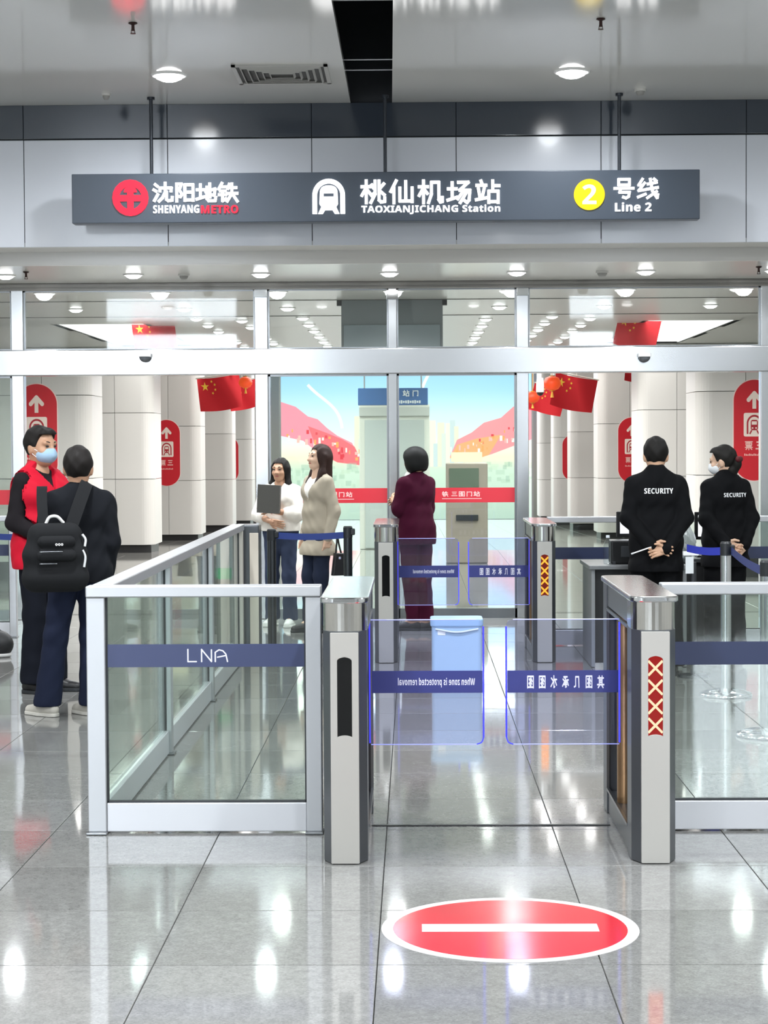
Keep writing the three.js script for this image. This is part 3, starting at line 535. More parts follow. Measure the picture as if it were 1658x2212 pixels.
// ---------- kiosk, bulkhead and added stand-ins for door-glass reflections in the hall ----------
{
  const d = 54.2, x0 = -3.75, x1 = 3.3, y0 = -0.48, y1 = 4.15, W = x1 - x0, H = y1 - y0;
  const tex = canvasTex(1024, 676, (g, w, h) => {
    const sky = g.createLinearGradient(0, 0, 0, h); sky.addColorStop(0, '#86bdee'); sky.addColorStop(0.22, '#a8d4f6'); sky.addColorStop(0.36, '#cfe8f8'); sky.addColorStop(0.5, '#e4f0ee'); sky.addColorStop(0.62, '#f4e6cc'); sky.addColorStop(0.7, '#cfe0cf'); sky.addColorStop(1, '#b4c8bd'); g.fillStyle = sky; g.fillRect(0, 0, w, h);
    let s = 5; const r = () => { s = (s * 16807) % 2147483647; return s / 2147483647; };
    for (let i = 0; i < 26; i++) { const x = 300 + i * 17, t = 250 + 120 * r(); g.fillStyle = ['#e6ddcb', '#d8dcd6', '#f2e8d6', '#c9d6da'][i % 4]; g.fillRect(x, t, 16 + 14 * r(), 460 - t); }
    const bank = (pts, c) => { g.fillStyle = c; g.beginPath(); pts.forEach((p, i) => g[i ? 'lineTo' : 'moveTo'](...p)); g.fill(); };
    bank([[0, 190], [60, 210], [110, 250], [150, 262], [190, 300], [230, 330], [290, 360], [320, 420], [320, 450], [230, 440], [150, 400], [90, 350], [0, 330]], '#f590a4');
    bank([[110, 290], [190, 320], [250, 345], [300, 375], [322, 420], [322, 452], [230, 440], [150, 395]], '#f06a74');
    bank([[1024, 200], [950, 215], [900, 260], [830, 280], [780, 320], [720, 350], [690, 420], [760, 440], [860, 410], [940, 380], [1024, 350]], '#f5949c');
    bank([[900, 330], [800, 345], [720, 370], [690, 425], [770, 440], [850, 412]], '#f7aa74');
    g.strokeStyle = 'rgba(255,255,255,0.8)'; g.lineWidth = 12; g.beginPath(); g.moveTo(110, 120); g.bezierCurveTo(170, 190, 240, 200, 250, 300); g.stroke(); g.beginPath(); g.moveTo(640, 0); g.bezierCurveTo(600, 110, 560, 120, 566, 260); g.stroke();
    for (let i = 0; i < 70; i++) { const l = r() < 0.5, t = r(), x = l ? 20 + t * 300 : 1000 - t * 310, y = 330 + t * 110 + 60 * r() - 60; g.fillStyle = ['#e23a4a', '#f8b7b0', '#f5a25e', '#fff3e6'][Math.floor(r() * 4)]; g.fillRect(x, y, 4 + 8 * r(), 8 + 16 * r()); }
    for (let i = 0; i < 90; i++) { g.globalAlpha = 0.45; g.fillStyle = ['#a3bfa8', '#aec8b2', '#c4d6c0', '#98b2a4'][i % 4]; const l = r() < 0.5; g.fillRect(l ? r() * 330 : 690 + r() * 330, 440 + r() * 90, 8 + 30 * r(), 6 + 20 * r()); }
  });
  const o = thing('reflection_screen', 'added screen at the hall end painted with the reflection in the door glass', 'screen', [(x0 + x1) / 2, (y0 + y1) / 2, -d]);  // added glowing screen, painted with what the door glass reflects
  part('screen_face', slab(W, H, 0.05), new THREE.MeshPhysicalMaterial({ color: 0x111111, roughness: 0.4, emissive: 0xffffff, emissiveMap: tex, emissiveIntensity: LV.reflScreen }), o);
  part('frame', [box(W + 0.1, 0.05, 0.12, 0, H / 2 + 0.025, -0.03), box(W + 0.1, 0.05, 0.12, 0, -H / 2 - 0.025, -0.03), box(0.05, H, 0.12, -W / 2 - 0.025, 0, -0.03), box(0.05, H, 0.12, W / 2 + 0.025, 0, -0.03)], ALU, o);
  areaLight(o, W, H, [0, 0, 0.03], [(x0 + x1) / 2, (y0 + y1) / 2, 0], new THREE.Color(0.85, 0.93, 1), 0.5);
}
{
  const d = 30, x0 = X(776, d), x1 = X(928, d), o = thing('reflection_cabinet', 'pale seamed cabinet added in the hall for a reflection in the glass doors', 'lift', [(x0 + x1) / 2, floorY(d), -d]), w = x1 - x0, m = mat(0xd9dcd6, 0.4);  // added cabinet standing in for a pale reflection in the glass doors
  part('housing', box(w, 2.26, 1.0, 0, 1.13, -0.51, 0.01), m, o); for (const s of [-1, 1]) part('door_leaf', slab(w / 2 - 0.09, 2.0, 0.02).translate(s * (w / 4 - 0.04), 1.02, 0.012), mat(0xc3cac8, 0.3, 0.4), o);
  part('header', box(w, 0.14, 0.03, 0, 2.15, 0.01, 0.005), mat(0xbfc4c2, 0.4), o);
  const k = thing('ticket_machine', 'brownish ticket machine with a bright lit top behind the right glass door', 'ticket machine', [X(1008, 26), 0, -26]);
  part('housing', box(0.56, 1.36, 0.45, 0, 0.68, -0.23, 0.02), mat(0x9b9087, 0.45), k); part('screen', slab(0.4, 0.26, 0.01).translate(-0.04, 1.16, 0.006), mat(0x5c6a5c, 0.2), k); part('lightbox_sign', box(0.42, 0.13, 0.1, 0, 1.44, -0.15, 0.01), glow(0xfff0d0, 1.2), k); part('tray', box(0.3, 0.08, 0.04, 0, 0.62, 0.01, 0.008), DARK, k);
  areaLight(k, 0.4, 0.11, [0, 1.44, -0.09], [X(1008, 26), 1.44, 0], new THREE.Color(0xfff0d0), 1);
  const h = thing('hanging_sign', 'dark blue sign added in the hall for a reflection in the door glass', 'sign', [X(849, 27), Y(857, 27), -27]);  // added sign, stands in for the mirror image of one behind the camera
  part('case', box(0.98, 0.24, 0.08, 0, 0, 0, 0.01), mat(0x4c74b0, 0.35), h); part('lettering', [...Array.from({ length: 14 }, (_, i) => box(0.024, 0.03 + (i % 3) * 0.008, 0.004, 0.04 + i * 0.032 - 0.08, -0.075, 0.041)), glyphGeo('站', 0.09, 0.012, 0.004).translate(0.14, 0.0, 0.041), glyphGeo('门', 0.09, 0.012, 0.004).translate(0.27, 0.0, 0.041)], mat(0xe6eef6, 0.5), h);
  part('rod', [bar([-0.4, 0.12, 0], [-0.4, SOF - Y(857, 27), 0], 0.01), bar([0.4, 0.12, 0], [0.4, SOF - Y(857, 27), 0], 0.01)], ALU, h);
  const b = thing('hanging_bulkhead', 'grey hanging bulkhead panel seen through the centre top panes', 'bulkhead', [X(848, 20), SOF, -20]);
  part('panel', box(1.05, 0.66, 0.12, 0, -0.33, 0, 0.004), mat(0x7b8083, 0.5), b); part('lower_panel', box(1.0, 0.4, 0.02, 0, -0.46, 0.065, 0.004), mat(0x8a9499, 0.4), b);
  part('bracket', [box(0.05, 0.06, 0.1, -0.545, -0.03, 0.02), box(0.05, 0.06, 0.1, 0.545, -0.03, 0.02)], BLACK, b);
}
// ---------- flags and lanterns ----------
const flagTex = canvasTex(384, 256, (g, w, h) => {
  g.fillStyle = '#d8202c'; g.fillRect(0, 0, w, h); g.fillStyle = '#ffd84a';
  const star = (x, y, r, a) => { g.beginPath(); for (let i = 0; i < 10; i++) { const q = a + i * Math.PI / 5, k = i % 2 ? r * 0.38 : r; g.lineTo(x + k * Math.sin(q), y - k * Math.cos(q)); } g.fill(); };
  star(64, 64, 38, 0); star(128, 26, 13, 0.4); star(154, 52, 13, 0.2); star(154, 90, 13, 0); star(128, 116, 13, 0.5);
});
const FLAG = mat(0xffffff, 0.75, 0, { map: flagTex, sheen: 0.3 });
function flag(label, px, py, d, wPx, tilt, group) {
  const w = wPx * d / F, h = w * 0.78, o = thing('flag', label, 'flag', at(px, py, d).toArray(), 0, group), g = new THREE.PlaneGeometry(w, h, 20, 14), p = g.attributes.position;
  for (let i = 0; i < p.count; i++) { const x = p.getX(i) / w, y = p.getY(i) / h; p.setZ(i, 0.06 * w * Math.sin(x * 7 + y * 2)); p.setY(i, p.getY(i) - 0.05 * h * Math.sin((x + 0.5) * Math.PI)); }
  g.computeVertexNormals();
  const back = g.clone().translate(0, 0, -0.002);
  part('cloth', merge([g, back]).translate(0, -h / 2, 0).rotateZ(tilt), FLAG, o, 'red cloth with yellow stars');
  const c = Math.cos(tilt), s = Math.sin(tilt), top = (d > 33 ? 4.22 : SOF) - o.position.y;
  part('pole', [bar([-w / 2 * c * 1.04, -w / 2 * s * 1.04, 0], [w / 2 * c * 1.04, w / 2 * s * 1.04, 0], 0.012), bar([0, 0, 0], [0, Math.max(0.05, top), 0], 0.006)], mat(0xdad6cc, 0.4), o);
}
flag('red flag high behind the left top pane', 328, 687, 24, 92, 0.14); flag('red flag high behind the right top pane', 1384, 682, 24, 92, -0.24);
flag('left of the two red flags low behind the left opening', 470, 812, 34, 92, 0.12); flag('right of the two red flags low behind the left opening', 522, 824, 37, 74, 0.22);
flag('large red flag low behind the right opening', 1246, 812, 34, 92, -0.2); flag('middle red flag low behind the right opening', 1190, 836, 37, 72, -0.28); flag('small red flag beside the right steel post', 1152, 848, 40, 46, -0.3); flag('tip of a red flag under the beam near the right dome camera', 1374, 788, 31, 46, -0.1);
function lantern(label, px, py, d, rPx) {
  const r = rPx * d / F, o = thing('lantern', label, 'lantern', at(px, py, d).toArray()), c = (d > 33 ? 4.22 : SOF) - o.position.y;
  part('shade', lathe([[r * 0.3, r * 0.8], [r * 0.75, r * 0.62], [r, r * 0.1], [r * 0.97, -r * 0.25], [r * 0.7, -r * 0.66], [r * 0.3, -r * 0.8]], 24), mat(0xd9301f, 0.5, 0, { emissive: new THREE.Color(0xff6a20), emissiveIntensity: 0.35 }), o);
  part('cap', [cyl(r * 0.32, r * 0.32, r * 0.12, 0, r * 0.82, 0, 18), cyl(r * 0.32, r * 0.32, r * 0.12, 0, -r * 0.82, 0, 18)], mat(0xe0a83a, 0.4, 0.5), o, 'gold caps'); part('tassel', cyl(r * 0.08, r * 0.2, r * 0.7, 0, -r * 1.25, 0, 10), mat(0xe8b24a, 0.7), o); part('cord', bar([0, r * 0.85, 0], [0, c, 0], 0.006, 6), mat(0xe0a83a, 0.6), o);
}
lantern('round red lantern among the flags behind the right opening', 1192, 828, 33, 19); lantern('round gold lantern right beside the right steel post', 1150, 858, 36, 15); lantern('round red lantern among the flags behind the left opening', 530, 826, 33, 15);
{
  const d = 30, p = at(1166, 828, d), o = thing('dome_camera', 'white hanging camera with a black lens beside the lanterns', 'security camera', p.toArray());
  part('arm', bar([0, 0.05, 0], [0, SOF - p.y, 0], 0.02), mat(0xe2e2e0, 0.4), o); part('housing', lathe([[0, 0.09], [0.05, 0.08], [0.06, 0], [0.065, -0.14], [0, -0.14]], 20), mat(0xe6e6e4, 0.35), o); part('lens_dome', new THREE.SphereGeometry(0.055, 18, 9, 0, 6.2832, Math.PI / 2, Math.PI / 2).translate(0, -0.14, 0), mat(0x2a1a1a, 0.15), o);
}
// ---------- inspection desk and small things ----------
{
  const d0 = 13.75, d1 = 14.5, x0 = X(1277, d0), x1 = 1.95, H = 0.735;
  const o = thing('desk', 'grey inspection desk beside the male guard', 'desk', [0, 0, 0]);
  part('desk_top', box2(x0 - 0.02, x1, H - 0.03, H, -d1, -d0 + 0.02, 0.006), mat(0x77797b, 0.3, 0.3), o); part('side_panel', box2(x0, x0 + 0.025, 0.004, H - 0.03, -d1 + 0.02, -d0 - 0.02), mat(0x8b8e90, 0.35, 0.3), o); part('side_panel', box2(x1 - 0.03, x1 - 0.005, 0.004, H - 0.03, -d1 + 0.02, -d0 - 0.02), mat(0x8b8e90, 0.35, 0.3), o); part('modesty_panel', box2(x0 + 0.025, x1 - 0.03, 0.03, H - 0.03, -d0 - 0.08, -d0 - 0.06), mat(0x1a1b1d, 0.5), o);
  const mon = (label, px, pxr, py0, py1, d, h) => {
    const xa = X(px, d), xb = X(pxr, d), ya = Y(py1, d, px), yb = Y(py0, d, px), g = thing('monitor', label, 'monitor', [(xa + xb) / 2, H, -d]), w = xb - xa;
    part('bezel', box(w, yb - ya, 0.035, 0, (ya + yb) / 2 - H, -0.02, 0.006), BLACK, g); part('screen', slab(w - 0.05, yb - ya - 0.05, 0.004).translate(0, (ya + yb) / 2 - H, 0.0), glow(0xf4f8ff, 1.1), g);
    part('stand', [box(0.05, ya - H + 0.05, 0.03, 0, (ya - H + 0.05) / 2, -0.05), box(0.22, 0.014, 0.16, 0, 0.007, -0.04, 0.005)], BLACK, g);
    areaLight(g, w - 0.05, yb - ya - 0.05, [0, (ya + yb) / 2 - H, 0.006], [(xa + xb) / 2, (ya + yb) / 2, 0], DAY, 0.6);
  };
  mon('black-framed monitor with a white screen left of the male guard', 1331, 1440, 1105, 1160, 14.25);
  const b = thing('equipment_box', 'black equipment box on the desk in front of the monitor', 'box', [X(1346, 13.98), H + 0.001, -13.98]);
  part('housing', box(0.2, 0.17, 0.2, 0, 0.086, 0, 0.012), BLACK, b); part('socket_frame', box(0.08, 0.08, 0.006, 0.01, 0.09, 0.1, 0.003), DARK, b); part('foot', [box(0.02, 0.02, 0.02, -0.08, 0.011, 0.1), box(0.02, 0.02, 0.02, 0.08, 0.011, 0.1)], DARK, b);
  const w = thing('water_bottle', 'clear water bottle on the desk left of the black box', 'bottle', [X(1312, 13.9), H, -13.9]);
  part('bottle', lathe([[0, 0.002], [0.03, 0.002], [0.032, 0.02], [0.032, 0.13], [0.028, 0.15], [0.012, 0.18], [0.012, 0.195]], 18), mat(0xf4f8fa, 0.05, 0, { transmission: 1 }), w); part('cap', cyl(0.014, 0.014, 0.018, 0, 0.2, 0, 14), mat(0xdfe6ee, 0.5), w);
  const o2 = thing('desk', 'second inspection desk between the two guards', 'desk', [0, 0, 0]), a = X(1462, 14.7), c = X(1545, 14.7);
  part('desk_top', box2(a, c + 0.1, H - 0.03, H, -14.9, -14.5, 0.006), mat(0x4c4f52, 0.3, 0.3), o2); part('modesty_panel', box2(a + 0.02, c + 0.08, 0.03, H - 0.03, -14.56, -14.54), mat(0x17181a, 0.5), o2); part('leg', box2(a + 0.02, a + 0.05, 0.004, H - 0.03, -14.88, -14.52), DARK, o2); part('leg', box2(c + 0.05, c + 0.08, 0.004, H - 0.03, -14.88, -14.52), DARK, o2);
  mon('black-framed monitor with a white screen between the guards', 1500, 1570, 1106, 1166, 14.72);
  const pb = thing('plastic_bag', 'crumpled clear plastic bag on the desk between the guards', 'bag', [X(1480, 14.6), H, -14.62]);
  const g = new THREE.IcosahedronGeometry(0.1, 4), p = g.attributes.position; for (let i = 0; i < p.count; i++) { const x = p.getX(i), y = p.getY(i), z = p.getZ(i), n = 1 + 0.18 * Math.sin(x * 60 + y * 37) * Math.cos(z * 51 + y * 43); p.setXYZ(i, x * n * 0.8, Math.max(0.001, y * n * 1.3 + 0.12), z * n * 0.8); } g.computeVertexNormals();
  part('bag', g, mat(0xd6dcdd, 0.25, 0, { transmission: 0.5 }), pb); part('knot', cyl(0.03, 0.012, 0.06, 0.01, 0.27, 0, 10), mat(0xd6dcdd, 0.3), pb);
  const tg = thing('sign_holder', 'small white card on a dark stand between the guards', 'card stand', [X(1497, 13.2), 0, -13.2]);
  part('post', [cyl(0.02, 0.02, 0.78, 0, 0.4, 0, 12), cyl(0.1, 0.11, 0.016, 0, 0.009, 0, 24)], DARK, tg); part('card', box(0.055, 0.115, 0.004, -0.03, 0.77, 0.022), mat(0xd3d8da, 0.5), tg); part('header', [box(0.11, 0.03, 0.03, -0.02, 0.85, 0.01, 0.005)], mat(0xe2e4e4, 0.5), tg);
  // bin added in place of a pale blue reflection in the near glass leaf
  const q = thing('reflection_bin', 'pale blue bin added for a reflection in the near left glass leaf', 'bin', [X(984, 12.6), 0, -12.6]), bm = mat(0xa9c6e2, 0.4), h = 0.42;
  part('body', extr(rrect(0.325, 0.25, 0.03), h).rotateX(-Math.PI / 2).translate(0, 0.003, 0), bm, q); part('lid', extr(rrect(0.345, 0.27, 0.04), 0.05, 0.008).rotateX(-Math.PI / 2).translate(0, h, 0), mat(0x9dbfe2, 0.35), q); part('label', slab(0.05, 0.03, 0.001, 0.0003).translate(-0.1, h - 0.04, 0.127), mat(0xf2f5f8, 0.5), q); part('handle', tube([[-0.14, h - 0.015, 0.13], [0, h - 0.035, 0.135], [0.14, h - 0.015, 0.13]], 0.006, 12), mat(0xdfeaf5, 0.3), q);
  // black bag at the left edge
  const k = thing('black_bag', 'rounded black bag on the floor at the left edge', 'bag', [X(-12, 14.6), 0, -14.6]);
  part('body', new THREE.SphereGeometry(0.13, 24, 16).scale(1, 0.85, 0.7).translate(0, 0.098, 0), mat(0x101113, 0.5), k); part('base_trim', lathe([[0.0, 0.002], [0.1, 0.002], [0.115, 0.02], [0.1, 0.035]], 24).scale(1, 1, 0.7), mat(0xc8c8c6, 0.5), k); part('strap', tube([[-0.06, 0.18, 0], [0, 0.215, 0], [0.06, 0.18, 0]], 0.008, 14), DARK, k);
  // small standing exit panel behind the long barrier
  const ex = thing('exit_panel', 'small pale panel with a glowing green foot behind the long barrier', 'panel', [X(484, 15.4), 0, -15.4]);
  part('panel', box(0.14, 0.34, 0.03, 0, 0.72, 0, 0.008), mat(0xcfdfe2, 0.3), ex); part('post', [cyl(0.018, 0.018, 0.56, 0, 0.285, 0, 12), cyl(0.1, 0.11, 0.012, 0, 0.007, 0, 24)], ALU, ex); part('green_light', box(0.11, 0.09, 0.012, 0, 0.58, 0.016, 0.003), glow(0x2fd08a, 0.9), ex);
  areaLight(ex, 0.1, 0.08, [0, 0.58, 0.03], [X(484, 15.4), 0.58, 0], new THREE.Color(0x2fd08a), 0.8);
}

// ---------- people: implicit surfaces meshed on a grid ----------
const cap = (a, b, ra, rb = ra) => ({ a, b, ra, rb, d: b.map((v, i) => v - a[i]) }), ell = (c, r) => ({ c, r });
function field(prims, k) {
  for (const p of prims) if (p.d) p.l = p.d[0] ** 2 + p.d[1] ** 2 + p.d[2] ** 2 + 1e-9;
  return (x, y, z) => {
    let d = 1e3;
    for (const p of prims) {
      let e;
      if (p.c) {
        const X = x - p.c[0], Y = y - p.c[1], Z = z - p.c[2], r = p.r, k0 = Math.hypot(X / r[0], Y / r[1], Z / r[2]), k1 = Math.hypot(X / (r[0] * r[0]), Y / (r[1] * r[1]), Z / (r[2] * r[2]));
        e = k1 < 1e-6 ? -Math.min(...r) : k0 * (k0 - 1) / k1;
      } else {
        const X = x - p.a[0], Y = y - p.a[1], Z = z - p.a[2], t = Math.max(0, Math.min(1, (X * p.d[0] + Y * p.d[1] + Z * p.d[2]) / p.l));
        e = Math.hypot(X - p.d[0] * t, Y - p.d[1] * t, Z - p.d[2] * t) - p.ra - (p.rb - p.ra) * t;
      }
      const h = Math.max(k - Math.abs(d - e), 0) / k; d = Math.min(d, e) - h * h * k * 0.25;
    }
    return d;
  };
}
function bounds(prims, m) {
  const lo = [9, 9, 9], hi = [-9, -9, -9];
  for (const p of prims) for (let i = 0; i < 3; i++) for (const [c, r] of p.c ? [[p.c[i], p.r[i]]] : [[p.a[i], p.ra], [p.b[i], p.rb]]) { lo[i] = Math.min(lo[i], c - r - m); hi[i] = Math.max(hi[i], c + r + m); }
  return [lo, hi];
}
function nets(f, [lo, hi], s) {                                  // surface nets
  const n = lo.map((v, i) => Math.ceil((hi[i] - v) / s) + 2), [nx, ny, nz] = n, val = new Float32Array(nx * ny * nz), id = new Int32Array(nx * ny * nz).fill(-1), P = [], I = [];
  const at3 = (i, j, k) => i + nx * (j + ny * k);
  for (let k = 0; k < nz; k++) for (let j = 0; j < ny; j++) for (let i = 0; i < nx; i++) val[at3(i, j, k)] = f(lo[0] + i * s, lo[1] + j * s, lo[2] + k * s);
  for (let k = 0; k + 1 < nz; k++) for (let j = 0; j + 1 < ny; j++) for (let i = 0; i + 1 < nx; i++) {
    let c = 0, x = 0, y = 0, z = 0, q = 0; const v = [];
    for (let e = 0; e < 8; e++) { v.push(val[at3(i + (e & 1), j + ((e >> 1) & 1), k + (e >> 2))]); if (v[e] < 0) q++; }
    if (q === 0 || q === 8) continue;
    for (let a = 0; a < 8; a++) for (const b of [a | 1, a | 2, a | 4]) if (b !== a && (v[a] < 0) !== (v[b] < 0)) {
      const t = v[a] / (v[a] - v[b]), w = b ^ a; c++;
      x += (a & 1) + (w === 1 ? t : 0); y += ((a >> 1) & 1) + (w === 2 ? t : 0); z += (a >> 2) + (w === 4 ? t : 0);
    }
    id[at3(i, j, k)] = P.length / 3; P.push(lo[0] + (i + x / c) * s, lo[1] + (j + y / c) * s, lo[2] + (k + z / c) * s);
  }
  for (let k = 1; k + 1 < nz; k++) for (let j = 1; j + 1 < ny; j++) for (let i = 1; i + 1 < nx; i++) {
    const a = val[at3(i, j, k)] < 0;
    const face = (o, p, q, r, s2) => { if ([p, q, r, s2].some((t) => t < 0)) return; o ? I.push(p, q, r, p, r, s2) : I.push(p, r, q, p, s2, r); };
    if (a !== val[at3(i + 1, j, k)] < 0) face(a, id[at3(i, j - 1, k - 1)], id[at3(i, j, k - 1)], id[at3(i, j, k)], id[at3(i, j - 1, k)]);
    if (a !== val[at3(i, j + 1, k)] < 0) face(a, id[at3(i - 1, j, k - 1)], id[at3(i - 1, j, k)], id[at3(i, j, k)], id[at3(i, j, k - 1)]);
    if (a !== val[at3(i, j, k + 1)] < 0) face(a, id[at3(i - 1, j - 1, k)], id[at3(i, j - 1, k)], id[at3(i, j, k)], id[at3(i - 1, j, k)]);
  }
  const N = new Float32Array(P.length), h = s * 0.4;
  for (let i = 0; i < P.length; i += 3) {
    const [x, y, z] = [P[i], P[i + 1], P[i + 2]], g = V(f(x + h, y, z) - f(x - h, y, z), f(x, y + h, z) - f(x, y - h, z), f(x, y, z + h) - f(x, y, z - h)).normalize();
    N[i] = g.x; N[i + 1] = g.y; N[i + 2] = g.z;
  }
  const g = new THREE.BufferGeometry(); g.setAttribute('position', new THREE.Float32BufferAttribute(P, 3)); g.setAttribute('normal', new THREE.BufferAttribute(N, 3)); g.setIndex(I); return g;
}
const solid = (prims, k, s, cut) => { const f = field(prims, k), q = cut ? (x, y, z) => cut(f(x, y, z), x, y, z) : f; return nets(q, bounds(prims, 0.03), s); };
const lerp3 = (a, b, t) => a.map((v, i) => v + (b[i] - v) * t);
// a hand: wrist, direction of the fingers, direction the palm faces, side of the thumb, curl of the fingers
function hand(w, dir, palm, thumb, curl = 0.5) {
  const D = V(...dir).normalize(), N = V(...palm).addScaledVector(D, -V(...palm).dot(D)).normalize(), S = V().crossVectors(D, N).multiplyScalar(thumb), W = V(...w);
  const p = (a, b, c) => W.clone().addScaledVector(D, a).addScaledVector(S, b).addScaledVector(N, c).toArray(), out = [cap(p(-0.01, 0, 0), p(0.03, 0, 0), 0.024, 0.024)];
  for (const b of [-0.026, -0.009, 0.009, 0.026]) out.push(cap(p(0.02, b * 0.7, 0), p(0.078, b, 0), 0.015, 0.0125));
  [[-0.029, 0.026, 0.020, 0.014, 0.0078], [-0.010, 0.034, 0.025, 0.017, 0.0085], [0.010, 0.038, 0.027, 0.018, 0.0088], [0.029, 0.033, 0.024, 0.017, 0.0086]].forEach(([b, l1, l2, l3, r], i) => {
    let a = [0.084, b, 0.001], t = curl * (0.55 + 0.08 * i); for (const [l, rr] of [[l1, r], [l2, r * 0.94], [l3, r * 0.86]]) { const e = [a[0] + l * Math.cos(t), a[1] + b * 0.06, a[2] + l * Math.sin(t)]; out.push(cap(p(...a), p(...e), rr, rr * 0.94)); a = e; t += curl; }
  });
  const t0 = [0.022, 0.026, 0.006], t1 = [0.05, 0.05, 0.016], t2 = [0.078, 0.056, 0.024 + curl * 0.012];
  out.push(cap(p(...t0), p(...t1), 0.0135, 0.0105), cap(p(...t1), p(...t2), 0.0105, 0.008)); return out;
}
const SKIN = [0xc9a184, 0xb98f73, 0xd2ae94].map((c) => mat(c, 0.55, 0, { sheen: 0.15 }));
function person(o) {
  const S = o.h / 1.7, root = thing('person', o.label, 'person', o.pos, o.rot); root.scale.setScalar(S);
  const sw = o.sw ?? 0.165, skin = SKIN[o.skin ?? 0], sh = { L: [sw, 1.355, -0.005], R: [-sw, 1.355, -0.005] }, hw = o.hw ?? 1;
  const legs = {};
  for (const s of ['L', 'R']) { const q = s === 'L' ? 1 : -1, f = o.feet[s], hip = [q * 0.085 * hw, 0.93, 0], an = [f[0], 0.09, f[1]]; legs[s] = { hip, an, knee: lerp3(hip, an, 0.5).map((v, i) => v + (i === 2 ? 0.02 + (f[3] ?? 0) : 0)), a: f[2] }; }
  const torso = (t, w = 1) => [cap([-0.075 * w, 1.27, 0.008], [0.075 * w, 1.27, 0.008], 0.1 + t), cap([-0.06 * w, 1.09, 0.008], [0.06 * w, 1.09, 0.008], 0.096 + t), cap([-0.07 * hw, 0.95, -0.004], [0.07 * hw, 0.95, -0.004], 0.104 + t), cap([0.02, 1.405, -0.018], [sw - 0.025, 1.362, -0.012], 0.048 + t * 0.8, 0.046 + t * 0.8), cap([-0.02, 1.405, -0.018], [-sw + 0.025, 1.362, -0.012], 0.048 + t * 0.8, 0.046 + t * 0.8)];
  const arm = (s, t, f = 1) => [cap(sh[s], o.arm[s].e, 0.046 + t, 0.04 + t), cap(o.arm[s].e, lerp3(o.arm[s].e, o.arm[s].w, f), 0.039 + t, (0.039 - 0.013 * f) + t)];
  const leg = (s, t, k = 0) => [cap(legs[s].hip, legs[s].knee, 0.076 * hw + t, 0.053 + t), cap(legs[s].knee, legs[s].an, 0.052 + t, 0.036 + t + k)];
  // the body, one surface: trunk and limbs, with finer grids for the head and the hands
  const P = [...torso(0), cap([0, 1.36, -0.02], [0, 1.49, 0.0], 0.054, 0.05), ...arm('L', 0), ...arm('R', 0), ...leg('L', 0), ...leg('R', 0)];
  for (const s of ['L', 'R']) P.push(cap(legs[s].an, [legs[s].an[0] + 0.1 * Math.sin(legs[s].a), 0.04, legs[s].an[2] + 0.1 * Math.cos(legs[s].a)], 0.034, 0.028));
  const pieces = [solid(P, 0.05, 0.0115)];
  for (const s of ['L', 'R']) { const A = o.arm[s]; if (A.hidden) continue; const d = A.dir ?? A.w.map((v, i) => v - A.e[i]); pieces.push(solid(hand(A.w, d, A.palm ?? [0, 0, -1], A.thumb ?? 1, A.curl ?? 0.5), 0.006, 0.0042)); }
  const H = new THREE.Matrix4().makeTranslation(0, o.neck ?? 1.455, -0.005).multiply(new THREE.Matrix4().makeRotationFromEuler(new THREE.Euler(o.head?.pitch ?? 0, o.head?.yaw ?? 0, o.head?.roll ?? 0, 'YXZ'))).multiply(new THREE.Matrix4().makeScale(o.hs ?? 1, o.hs ?? 1, o.hs ?? 1)).multiply(new THREE.Matrix4().makeTranslation(0, 0.122, 0.012));
  const hp = [ell([0, 0.02, -0.014], [0.075, 0.1, 0.094]), ell([0, -0.035, 0.02], [0.06, 0.085, 0.07]), ell([0, -0.086, 0.042], [0.036, 0.026, 0.036]), cap([0, 0.012, 0.088], [0, -0.03, 0.103], 0.007, 0.0115), cap([-0.013, -0.034, 0.092], [0.013, -0.034, 0.092], 0.008), ell([-0.075, -0.015, -0.012], [0.011, 0.03, 0.018]), ell([0.075, -0.015, -0.012], [0.011, 0.03, 0.018]),
    cap([-0.04, 0.024, 0.074], [0.04, 0.024, 0.074], 0.012), ell([-0.038, -0.03, 0.06], [0.022, 0.02, 0.02]), ell([0.038, -0.03, 0.06], [0.022, 0.02, 0.02]), cap([0, -0.14, -0.022], [0, -0.03, -0.02], 0.05, 0.05)];
  pieces.push(solid(hp, 0.022, 0.005).applyMatrix4(H));
  part('body', pieces, skin, root);
  const headPart = (n, g, m, l) => part(n, (Array.isArray(g) ? merge(g) : g).applyMatrix4(H), m, root, l);
  if (!o.back) {
    headPart('eyes', [-1, 1].map((s) => new THREE.SphereGeometry(0.011, 12, 8).scale(1.25, 0.6, 0.5).translate(s * 0.031, 0.004, 0.084)), mat(0x2a211d, 0.3));
    headPart('eyebrows', [-1, 1].map((s) => tube([[s * 0.016, 0.026, 0.089], [s * 0.032, 0.031, 0.086], [s * 0.05, 0.025, 0.074]], 0.0035, 8, 6)), mat(0x2b2320, 0.7));
    if (!o.mask) headPart('lips', new THREE.SphereGeometry(0.012, 14, 8).scale(1.9, 0.6, 0.55).translate(0, -0.062, 0.085), mat(0xa9625a, 0.45));
  }
  if (o.mask) {
    headPart('face_mask', solid([ell([0, -0.048, 0.042], [0.066, 0.056, 0.07]), cap([0, -0.02, 0.1], [0, -0.05, 0.104], 0.012)], 0.02, 0.005, (d, x, y, z) => Math.max(d, 0.018 - z)), mat(o.mask, 0.75), 'face mask');
    headPart('ear_loops', [-1, 1].flatMap((s) => [bar([s * 0.058, -0.03, 0.045], [s * 0.08, -0.002, -0.012], 0.0022, 6), bar([s * 0.055, -0.07, 0.035], [s * 0.08, -0.03, -0.016], 0.0022, 6)]), mat(0xe8ecef, 0.7));
  }
